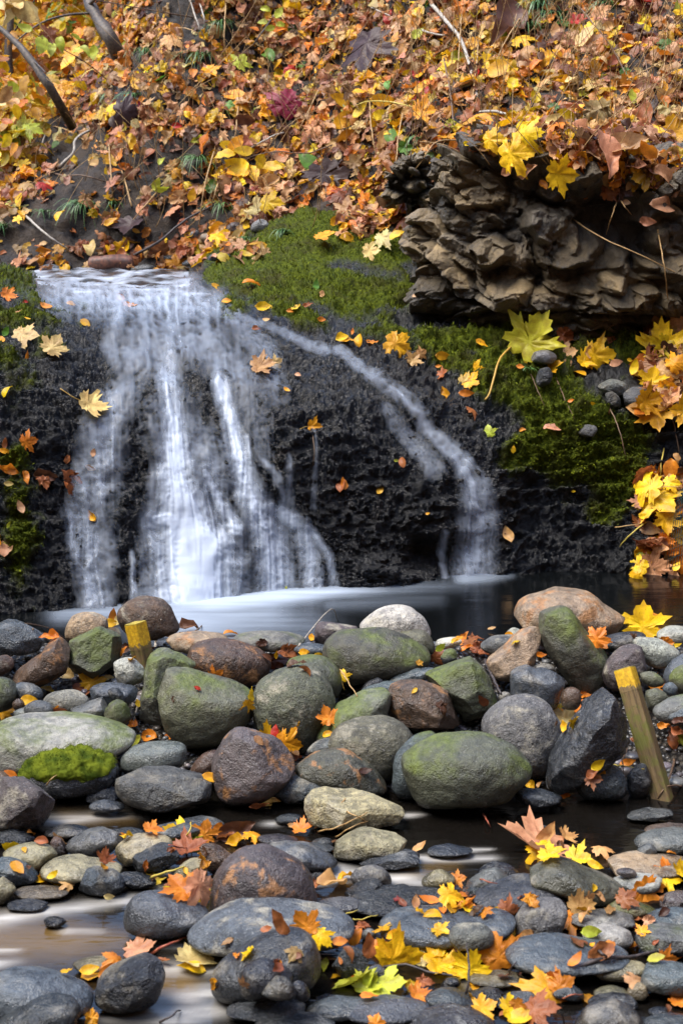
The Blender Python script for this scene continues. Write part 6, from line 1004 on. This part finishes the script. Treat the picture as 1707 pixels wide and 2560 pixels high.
TWIGS = '''A;g;9;712 300 725 235 735 200;short pale stick beside the short yellow stake
A;g;15;712 300 690 390 660 480 635 570 612 660;long pale stick leaning against the tall green-tinged slab
A;b;9;-20 265 50 228 120 217 230 240 300 285;thin brown arched twig over the flat dark slab
A;b;8;150 240 140 280 115 320 55 365;thin twig crossing the flat dark slab
A;g;8;1360 320 1400 270 1440 220 1490 165 1520 155 1540 200;hooked grey twig rising in front of the pool
A;r;6;1240 430 1190 470 1155 525;red-brown stem left of the speckled green boulder
A;b;8;820 260 870 262 905 240 920 225;crooked brown twig on the low tan rock
A;t;7;215 950 235 925 260 905;straw stem left below the moss-capped stone
B;t;7;0 425 40 490 80 550;pale stalk hanging between dam stones in the middle
B;d;16;660 385 700 470 735 540;dark wet stick right of the peaked green rock
B;r;9;655 1085 668 1115 690 1150;little red twig sticking out of the still water
B;y;6;1250 865 1310 872 1390 885;yellow-green stalk by the foot of the tall stake
B;b;12;1525 840 1505 920 1455 1010;brown root at the foot of the tall stake
B;b;10;1560 960 1490 965 1450 1020;thin brown root trailing into the water at the right
B;b;7;1310 790 1290 850 1300 920;thin root left of the tall stake
B;d;7;1140 262 1200 290 1290 315;dark thin stalk on the leaning boulder
C;t;9;1440 130 1500 70 1575 -5;straw stem leaning on the flat-topped tan block
C;t;9;1450 145 1520 130 1600 100;straw stem lying before the flat-topped tan block
D;t;8;30 50 70 70 120 98;straw stem crossing the tan block
D;t;8;-10 135 60 90 125 58;straw stem lying over the tan block
D;t;8;-20 168 50 130 125 96;lower straw stem before the tan block
C;y;13;690 355 760 330 842 303;thick yellow leaf stalk on the tan angular stone
C;r;15;690 702 760 662 860 620;red leaf stalk reaching out over the brown water
C;r;9;770 205 810 215 855 218;short red stalk under the yellow maple leaves
C;y;8;850 165 868 135 872 100;upright yellow stalk in the heap of orange leaves
C;d;12;730 1012 780 985 822 955;dark stick in the white water at the bottom
D;d;24;868 855 930 825 1000 790 1100 755 1220 722 1330 715 1450 690;long dark branch lying over the stones at the right
D;d;17;1160 680 1190 700 1225 722;short side shoot on the long dark branch
D;d;12;200 760 300 755 400 785 500 802 640 800 780 780;dark wet twig under the yellow leaves
D;d;9;770 782 790 760 802 738;tip of the dark wet twig
D;d;13;575 885 588 790 578 655;upright black twig among the yellow leaves
D;y;7;20 522 50 515 82 503;short yellow stalk left of the long blue boulder
D;y;7;60 547 110 540 170 527;longer yellow stalk left of the long blue boulder
D;r;8;1015 905 1060 892 1105 890;red stalk of the big orange maple leaf
D;r;7;640 360 680 375 720 385;thin red stalk on the small grey stone
E;t;8;495 640 505 760 515 900;upright straw stem in the bare soil
E;t;8;600 940 560 790 495 650 420 560;tall straw stem leaning left in the bare soil
E;t;8;595 870 520 760 400 650 300 590 245 575;long arched straw stem over the bare soil
E;b;9;240 785 290 800 380 800 480 828;brown stem with withered leaves on the bank
E;d;14;590 1175 720 1105 850 1000 985 930;long black twig slanting at the foot of the bank
E;g;18;265 768 300 735 340 690 350 630 440 580;pale crooked root on the bare soil
E;g;12;120 985 180 1040 250 1095 322 1142;grey root at the lower left of the bank
E;g;11;80 800 130 750 180 690 215 590;grey root at the left edge of the bank
E;g;8;865 -5 900 100 940 190;white dead stem at the top of the bank
E;g;7;905 -5 930 80 938 160;second thin white stem at the top of the bank
E;t;6;780 130 850 130 950 172;straw stem lying over the dark top of the bank
E;t;6;1030 -5 1022 200 1040 280;upright straw stem at the top middle
E;d;10;1285 20 1200 140 1130 238;dark twig at the top of the bank
E;t;7;1090 440 1075 600 1058 680;straw stem right of the grass tufts
E;t;7;1475 360 1400 520 1335 640;straw stem in the patch beside the crimson leaf
E;t;7;990 640 935 840 905 1045;long straw stem in the middle of the bank
E;t;7;1010 790 980 880 960 965;short straw stem below the golden sprig
E;g;10;1310 600 1240 622 1130 682;pale twig above the golden sprig
E;b;8;470 370 330 385 120 425 -10 440;long thin brown twig across the left thicket
E;d;9;30 80 180 190 340 265 480 345;dark thin branch crossing the left thicket
E;t;7;560 560 440 480 330 385 240 230;straw stem leaning into the left thicket
E;t;7;720 870 660 940 600 1010;straw stem at the lower bare soil
F;g;20;395 -10 470 80 540 160 575 240 600 330 630 460 660 505;long pale branch hanging down the bank, upper bent part
F;g;15;625 512 700 510 780 525 920 548;long pale branch lying above the outcrop
F;g;11;335 125 430 155 538 170;side shoot of the long pale branch
F;g;8;90 10 200 60 300 100;pale thin twig at the upper left of the pale branch
F;t;7;632 170 622 300 600 520;straw stem left of the pale branch bend
F;b;9;470 240 500 400 520 560 562 645;brown stem in front of the leaf drift
F;b;8;1060 -5 1150 100 1250 230 1340 420 1352 480;long brown stem arching at the upper right
F;t;8;1250 440 1262 600 1275 770 1272 905;straw stem hanging over the outcrop
F;t;6;1272 905 1240 990 1215 1075;left fork of the straw stem over the outcrop
F;t;6;1272 905 1300 945 1330 982;right fork of the straw stem over the outcrop
F;t;7;1060 1000 1200 1090 1400 1180 1560 1262;long thin stem slanting across the outcrop face
F;t;7;1450 1050 1475 1180 1488 1280 1498 1390;straw stem hanging from the outcrop at the right
F;t;7;1500 40 1480 300 1450 560;straw stem standing at the upper right
F;b;8;1350 150 1400 300 1420 470;brown stem standing at the right
F;t;7;560 -5 545 200 530 420;thin straw stem left of the pale branch
F;t;7;300 460 270 600 255 740;straw stem beside the yellow spray
F;t;7;130 420 150 640 185 770;straw stem under the yellow spray
F;t;7;850 40 760 180 690 330;straw stem beside the crumpled brown leaf
F;t;7;560 640 440 650 370 740 320 810;straw stem bent over the left shoulder rock
F;t;6;1568 230 1400 320 1240 400;straw stem lying at the upper right
F;t;7;1180 20 1000 190 860 190;straw stem below the grassy hole
F;y;7;430 540 300 480 120 465 -5 540;twig of the yellow spray
H;y;8;1400 1215 1330 1270 1275 1332;pale stalk hanging over the pool at the right
H;t;6;1255 1240 1320 1232 1400 1222;thin stalk pointing left from the hanging leaves
H;y;7;1478 880 1468 950 1460 1025;upright stalk of the hanging maple leaves
H;b;7;1500 650 1530 790 1550 900;reddish stem below the leaf pile at the right
H;b;6;985 555 1020 640 1070 745;dead root on the mossy slope
H;b;6;1230 690 1280 810 1305 920;dead stem low on the mossy slope
H;b;5;1175 382 1230 325 1290 305;thin curved stem under the outcrop
H;b;5;870 540 905 620 935 690;dead grass stem on the mossy slope
G;b;4;1420 800 1432 880 1425 960;thin dark stem under the golden leaf on the rock'''
for ln in TWIGS.splitlines():
    c, mk, wd_, pts, lab = ln.split(';'); P = twig_pts(c, [float(v) for v in pts.split()], 16, .05 if c in 'EF' else .014)
    t = ((P-CAM)@FWD).mean(); r = float(wd_)*CROP[c][2]*t/FPX/2*.9
    P = P+.003*np.c_[perlin(P*30), perlin(P*30+7), perlin(P*30+13)]
    V, F = tube(P, np.linspace(1.15, .65, len(P))*r, 7); c0 = P[0]; nm, cat = TNAME[mk]
    if mk == 'g' and float(wd_) > 10: nm, cat = 'branch', 'branch'
    o = obj(nm, poly_mesh(nm, V-c0, F), TW[mk], loc=tuple(c0)); tag(o, lab, cat, 'dead stems and twigs')
# thin straw left standing all over the bank
VV, FF, k = [], [], 0
for _ in range(430):
    if RNG.random() < .6: px, py = cpx('F', [RNG.uniform(-100, 1568), RNG.uniform(60, 760)])[0]
    else: px, py = cpx('E', [RNG.uniform(0, 1568), RNG.uniform(250, 1050)])[0]
    P, nn = hit(px, py)
    if P is None: continue
    L = RNG.uniform(.12, .65); dr = np.array([RNG.normal()*.5, -.25-RNG.random()*.2, 1]); dr /= np.linalg.norm(dr); bend = RNG.normal(size=3)*.3; s = np.linspace(0, 1, 8)[:, None]
    P = P+(CAM-P)/np.linalg.norm(CAM-P)*.03; V, F = tube(P+dr*L*s+bend*L*s*s*.7, np.linspace(.0021, .0010, 8), 4); VV.append(V); FF += [tuple(i+k for i in f) for f in F]; k += len(V)
stuff(obj('dry_straw', poly_mesh('dry_straw', np.concatenate(VV), FF), TW['t']), 'thin dry straw standing in the leaf litter')
# ------------------------------------------------------------- grass tufts
def blade_mat(name, a, b2):
    m, nt, b, out = new_mat(name); n = NB(nt); n.put(b.inputs['Base Color'], n.mix(n.noise(n.coord(), 40, 2), a, b2)); b.inputs['Roughness'].default_value = .45; return m
GR, GY = blade_mat('green_sedge', (.025, .075, .018), (.10, .20, .04)), blade_mat('yellow_grass', (.40, .30, .04), (.58, .45, .10))
for c, x, y, hpx, nb, ck, lab in TUFTS:
    P, nn = hit(*cpx(c, [x, y])[0])
    if P is None: continue
    P = P+(CAM-P)/np.linalg.norm(CAM-P)*.02; L = 1.15*hpx*CROP[c][2]*((P-CAM)@FWD)/FPX*1.15; VV, FF, k = [], [], 0
    for _ in range(nb):
        az = RNG.uniform(0, 2*math.pi); out_ = np.array([math.cos(az), math.sin(az)*.7-.35, 0])*RNG.uniform(.3, 1); l = L*RNG.uniform(.6, 1.15); s = np.linspace(0, 1, 6)[:, None]
        cen_ = np.array([RNG.normal()*.018, RNG.normal()*.012, 0])+out_*l*s+np.array([0, 0, 1])*l*(.75*s-RNG.uniform(.7, 1.35)*s*s); w = RNG.uniform(.0022, .0042)*(1-s**2)+.0004
        sd_ = np.cross(out_, [0, 0, 1]); sd_ = sd_/(np.linalg.norm(sd_)+1e-6); V = np.concatenate([cen_-sd_*w, cen_+sd_*w+np.array([0, 0, .001])]); VV.append(V)
        FF += [(i+k, i+1+k, i+7+k, i+6+k) for i in range(5)]; k += 12
    o = obj('grass_tuft', poly_mesh('grass_tuft', np.concatenate(VV), FF), GR if ck == 'g' else GY, loc=tuple(P)); tag(o, lab, 'grass tuft', 'grass tufts on the bank')
# ------------------------------------------------------------- moss fuzz, gravel
idx = np.where((RMOSS > .4) & (RX > -40) & (RX < 1750))[0]; pk = RNG.choice(idx, 30000, p=RMOSS[idx]/RMOSS[idx].sum()); NB_ = len(pk)
base = RP[pk]+RNG.normal(size=(NB_, 3))*.006; d = RN[pk]+RNG.normal(size=(NB_, 3))*.55; d /= np.linalg.norm(d, axis=1)[:, None]; sd_ = np.cross(d, RNG.normal(size=(NB_, 3))); sd_ /= np.linalg.norm(sd_, axis=1)[:, None]
L = RNG.uniform(.006, .016, NB_)[:, None]; V = np.stack([base-sd_*L*.22-RN[pk]*.004, base+sd_*L*.22-RN[pk]*.004, base+d*L], 1).reshape(-1, 3)
tone = (.5+.5*np.clip(fbm(base*9, 3)+.4*RNG.normal(size=NB_), -1, 1))[:, None]; mc = np.array([.022, .034, .004])*(1-tone)+np.array([.16, .185, .011])*tone
m, nt, b, out = new_mat('moss_fuzz'); n = NB(nt); n.put(b.inputs['Base Color'], n.attr('col', 'Color')); b.inputs['Roughness'].default_value = .9; b.inputs['Specular IOR Level'].default_value = .08; MOSSF = m
stuff(obj('moss', mesh_np('moss', V, np.arange(NB_*3).reshape(-1, 3), {'col': np.repeat(mc, 3, 0)}, smooth=False), m), 'soft green moss over the damp rock')
def cap_on(so, name, nx, thick):
    """thick moss cushion grown from the upper faces of a stone"""
    me0 = so.data; nv_ = len(me0.vertices); co = np.zeros(nv_*3, np.float32); me0.vertices.foreach_get('co', co); co = co.reshape(-1, 3)
    no = np.array([v.normal[:] for v in me0.vertices]); sz = np.abs(co[:, 0]).max(); w = sstep(no[:, 2]*.6+co[:, 2]/np.abs(co[:, 2]).max()*.6-np.maximum(0, np.abs(co[:, 0]+.12*sz)/sz-.72)*1.5+.22*fbm(co*14, 3), .22, .5)
    v = co+no*(w*(thick+.007*fbm(co*45, 3))-.004*(w < .05))[:, None]; F = np.array([p.vertices[:] for p in me0.polygons]); F = F[w[F].min(1) > .02]; u, inv = np.unique(F.ravel(), return_inverse=True)
    tone = np.clip(.5+.6*fbm(co*25, 3), 0, 1)[:, None]; col = np.array([.035, .055, .005])*(1-tone)+np.array([.14, .165, .012])*tone
    VV = [v[u]]; CC = [col[u]]; FF = [inv.reshape(-1, 3)]; k = len(u); cand = np.where(w > .4)[0]; s = RNG.choice(cand, 6000)
    b_ = v[s]+RNG.normal(size=(6000, 3))*.004; d = no[s]+RNG.normal(size=(6000, 3))*.5; sd_ = np.cross(d, RNG.normal(size=(6000, 3))); sd_ /= np.linalg.norm(sd_, axis=1)[:, None]; l = RNG.uniform(.002, .0045, 6000)[:, None]
    VV.append(np.stack([b_-sd_*l*.25, b_+sd_*l*.25, b_+d*l], 1).reshape(-1, 3)); CC.append(np.repeat(col[s]*RNG.uniform(.6, 1.5, (6000, 1)), 3, 0)); FF.append(np.arange(18000).reshape(-1, 3)+k)
    o = obj(name, mesh_np(name, np.concatenate(VV), np.concatenate(FF), {'col': np.concatenate(CC)}), MOSSF, so); return o
for l, p, s, sid, o in STONE_INFO:
    if sid == 'A29': cap_on(o, 'moss_cap', 0, .009)
D1_, F1_ = ico(2); VV, FF, CC, k = [], [], [], 0
bedV, bedF = [c for c in COL if len(c[0]) == len(bx)*len(by)][0]; ok = np.where(((bedV[:, 2] > WATER_Z-.028) | ((bedV[:, 1] > 4.1) & (bedV[:, 1] < 5.1))) & (bedV[:, 1] > 2.7) & (bedV[:, 1] < 5.15) & (np.abs(bedV[:, 0]) < 1.7))[0]
for i in RNG.choice(ok, 2600):
    q = bedV[i]+RNG.normal(size=3)*np.array([.02, .02, .002]); s = RNG.uniform(.004, .016) if RNG.random() < .8 else RNG.uniform(.016, .026); sh = np.array([RNG.uniform(.8, 1.3), RNG.uniform(.8, 1.2), RNG.uniform(.45, .8)])
    a = RNG.uniform(0, 6.3); v = D1_*(1+.12*RNG.normal(size=(len(D1_), 1)).clip(-1, 1)*.5)*sh*s; v = np.c_[v[:, 0]*math.cos(a)-v[:, 1]*math.sin(a), v[:, 0]*math.sin(a)+v[:, 1]*math.cos(a), v[:, 2]]
    VV.append(v+q+np.array([0, 0, s*.25])); FF.append(F1_+k); k += len(v); g = RNG.uniform(.03, .16); CC.append(np.tile(np.array([g*RNG.uniform(.95, 1.2), g, g*RNG.uniform(.8, 1.15)]), (len(v), 1)))
m, nt, b, out = new_mat('wet_gravel'); n = NB(nt); n.put(b.inputs['Base Color'], n.attr('col', 'Color')); b.inputs['Roughness'].default_value = .28; n.put(b.inputs['Normal'], n.bump(n.noise(n.coord(), 200, 3), .3, .004))
stuff(obj('gravel', mesh_np('gravel', np.concatenate(VV), np.concatenate(FF), {'col': np.concatenate(CC)}), m), 'wet gravel between the stones')
# ------------------------------------------------------------- log piece at the upper stream, wire netting
P = twig_pts('E', [415, 1206, 500, 1203, 612, 1204], 24, .01); P[:, 1] -= .03; V, F = tube(P, np.r_[.03, np.full(22, .052), .034]*(1+.06*perlin(np.c_[P*8])), 14); V = np.array(V); V += .012*np.c_[perlin(V*14), perlin(V*14+5), perlin(V*14+9)]
o = obj('log', poly_mesh('log', V-P[0], F), bark('red_brown_rotten_wood', (.05, .02, .012), (.15, .055, .03)), loc=tuple(P[0])); tag(o, 'short red-brown rotten log at the far edge of the upper stream', 'log')
a = cpx('H', [1490, 1430, 1600, 1400, 1600, 1030, 1545, 1080]); hitY = 5.95; VV, FF, k = [], [], 0
def netpt(u_, v_):
    q = (1-u_)*((1-v_)*a[0]+v_*a[3])+u_*((1-v_)*a[1]+v_*a[2]); return at(q[0], q[1], hitY+.12*u_*v_-.05*math.sin(4*u_+2*v_))
for j in range(9):
    for d_ in (0, 1):
        pts = np.array([netpt(*((j/8, t) if d_ else (t, j/8))) for t in np.linspace(0, 1, 12)]); V, F = tube(pts+.002*np.c_[perlin(pts*40), perlin(pts*40+3), perlin(pts*40+6)], np.full(12, .0011), 4); VV.append(V); FF += [tuple(i+k for i in f) for f in F]; k += len(V)
m, nt, b, out = new_mat('green_wire'); b.inputs['Base Color'].default_value = (.02, .05, .045, 1); b.inputs['Roughness'].default_value = .4
V = np.concatenate(VV); o = obj('wire_netting', poly_mesh('wire_netting', V-V[0], FF), m, loc=tuple(V[0])); tag(o, 'bent piece of dark green wire netting under leaves at the right border', 'wire netting')
# ------------------------------------------------------------- trees and thicket at the upper left
BARK = bark('dark_tree_bark', (.022, .015, .010), (.085, .058, .036))
def crown_leaves(cs, rads, n_, keys, w, lo, hi):
    Ps = []; 
    while len(Ps) < n_:
        j = RNG.integers(len(cs)); q = cs[j]+RNG.normal(size=3)*rads[j]
        if perlin((q*2.2)[None])[0] > -.12: Ps.append(q)
    VV, FF, CC, k = [], [], [], 0; cl = palette(keys, w, n_)
    for i, q in enumerate(Ps):
        V, F = (T_B, T_M)[int(RNG.random() < .35)][RNG.integers(12)]; M = basis(np.array([0, -.7, .6])+RNG.normal(size=3)*.5, np.array([0, 0, -1])+RNG.normal(size=3)*.7)
        VV.append((V*RNG.uniform(lo, hi))@M.T+q); FF.append(F+k); CC.append(np.tile(cl[i], (len(V), 1))); k += len(V)
    return np.concatenate(VV), np.concatenate(FF), np.concatenate(CC)
def tree(trunk, wpx, Yb, Yt, branches, crown, n_, keys, w, label):
    px = cpx('E', trunk); sp_ = spline(px, 16); P = at(sp_[:, 0], sp_[:, 1], np.linspace(Yb, Yt, 16)); g, _ = hit(*px[0]); root = bpy.data.objects.new('tree', None); C.objects.link(root); root.location = tuple(P[0]); tag(root, label, 'tree', 'young trees in the yellow thicket')
    r = wpx*CROP['E'][2]*Yb/FPX/2; down = P[0]-(P[2]-P[0])*2.2+np.array([0, .25, -.1]); P = np.concatenate([[down], P]); V, F = tube(P, np.linspace(1.15, .6, 17)*r, 9); V = np.array(V); V += .25*r*np.c_[perlin(V*9), perlin(V*9+4), perlin(V*9+8)]; obj('trunk', poly_mesh('trunk', V-np.array(root.location), F), BARK, root)
    for b_, bw in branches:
        q = spline(cpx('E', b_), 12); Q = at(q[:, 0], q[:, 1], np.linspace((Yb+Yt)/2, (Yb+Yt)/2-.3, 12)); V, F = tube(Q, np.linspace(1, .4, 12)*bw*CROP['E'][2]*Yb/FPX/2, 6); obj('branch', poly_mesh('branch', V-np.array(root.location), F), BARK, root)
    cs = [at(*cpx('E', [x, y])[0], Y_) for x, y, Y_, _ in crown]; rd = [s for *_, s in crown]; V, F, CC = crown_leaves(cs, rd, n_, keys, w, .07, .15); obj('crown', mesh_np('crown', V-np.array(root.location), F, {'col': CC}), LITM, root)
tree([505, 175, 450, 90, 405, 0, 370, -160], 62, 10.4, 10.8, [([430, 60, 300, 70, 180, 110, 60, 200], 14), ([410, 20, 470, -40, 560, -120], 18)], [(250, 20, 12.6, .35), (420, -40, 12.8, .4), (620, 20, 12.4, .3), (560, 90, 12.2, .2), (100, 120, 12.5, .3)], 700, 'YGOLT', [40, 28, 14, 12, 6], 'thick dark trunk leaning left at the top of the thicket')
tree([225, 390, 140, 270, 60, 180, -40, 90], 36, 9.9, 10.2, [([120, 250, 180, 300, 210, 330], 9)], [(30, 260, 11.8, .22), (-60, 60, 11.6, .3), (20, 340, 11.4, .15)], 260, 'OGYT', [40, 28, 20, 10], 'slim dark trunk slanting left across the thicket')
tree([48, 430, 40, 250, 50, 60, 62, -120], 38, 11.2, 11.4, [([45, 180, 120, 60, 200, -60], 10)], [(60, -10, 13.2, .3), (160, 180, 13.0, .35), (-40, 160, 13.2, .3)], 420, 'YGOLE', [34, 26, 18, 12, 6], 'upright dark trunk near the left border')
tree([300, 250, 290, 120, 320, 0, 330, -150], 18, 14, 14.2, [([295, 130, 230, 40, 170, -60], 8), ([300, 80, 360, 10, 420, -50], 8)], [(300, 60, 14.2, .4), (230, 160, 14.2, .35), (380, 150, 14, .3)], 520, 'YGLOE', [38, 24, 18, 12, 6], 'thin sapling with lime and yellow leaves far in the thicket')
cs = [at(*cpx('E', [x, y])[0], Y_) for x, y, Y_ in [(0, 0, 16), (150, 60, 16), (300, 150, 15), (100, 240, 13), (0, 350, 12), (60, 480, 10.6), (180, 330, 11.8), (400, 200, 13), (500, 120, 13), (20, 600, 10), (640, 60, 12.6), (-80, 300, 12), (250, 260, 13)]]
V, F, CC = crown_leaves(cs, [.7, .7, .6, .45, .35, .22, .3, .4, .35, .15, .3, .5, .4], 1700, 'YGOTLRE', [40, 22, 12, 6, 14, 3, 4], .07, .15); stuff(obj('undergrowth', mesh_np('undergrowth', V, F, {'col': CC}), LITM), 'dense yellow and orange undergrowth in the thicket')
# low shoots of the thicket with lime leaves hanging over the bank
def sprig(stem, Yd, leaves, key, label, sz):
    px = cpx('E', stem); g, _ = hit(*px[0]); Y0 = g[1]; sp_ = spline(px, 10); P = at(sp_[:, 0], sp_[:, 1], np.linspace(Y0, Y0-Yd, 10)); root = bpy.data.objects.new('leafy_shoot', None); C.objects.link(root); root.location = tuple(P[0]); tag(root, label, 'plant', 'leafy shoots on the bank')
    V, F = tube(P, np.linspace(.004, .0018, 10), 5); obj('stem', poly_mesh('stem', V-P[0], F), TW['b'], root)
    for x, y, ang in leaves:
        q = cpx('E', [x, y])[0]; j = np.argmin(np.hypot(sp_[:, 0]-q[0], sp_[:, 1]-q[1])); L_ = at(q[0], q[1], P[j][1]-.02); a = math.radians(ang); T = T_B[RNG.integers(12)]; M = basis(np.array([0, -.8, .5])+RNG.normal(size=3)*.3, RT*math.cos(a)+UP*math.sin(a))
        o = obj('leaf', mesh_np('leaf', (T[0]-np.array([0, .45, 0]))*sz*RNG.uniform(.8, 1.15)@M.T, T[1]), LEAFM, root); o.location = tuple(L_-P[0]); o.color = (*(np.array(LC[key])*RNG.uniform(.75, 1.1)), 1)
sprig([520, 390, 400, 290, 280, 220, 150, 150], .5, [(190, 200, -100), (235, 215, -95), (275, 195, -80), (350, 235, -100), (385, 225, -60), (430, 240, -90), (120, 130, 160)], 'L', 'shoot with hanging lime-green leaves in the left thicket', .13)
sprig([240, 600, 120, 520, 60, 460, 0, 470], .4, [(30, 500, -110), (90, 440, 30), (10, 470, 180), (60, 465, 120), (35, 510, -70)], 'C', 'shoot with pale cream leaves at the left border', .11)
sprig([1560, 640, 1400, 700, 1250, 690, 1100, 730, 1000, 790], .25, [(1110, 690, 190), (1030, 700, 200), (1180, 740, 230), (1090, 760, 160), (1240, 760, -20)], 'Y', 'golden sprig arching over the middle of the bank', .15)
sprig([880, 80, 600, 30, 300, -20, 90, -10], .9, [(60, 20, -60), (30, 40, -100), (110, 50, -40), (140, 60, -20), (20, 10, 190)], 'C', 'shoot with large pale leaves in the top left corner', .2)
sprig([1420, 200, 1300, 90, 1240, -20], .2, [(1270, 60, 60), (1210, 40, 150), (1200, 100, 190), (1280, 110, 30), (1230, 130, 200)], 'L', 'slender yellow-green shoot at the top middle', .07)
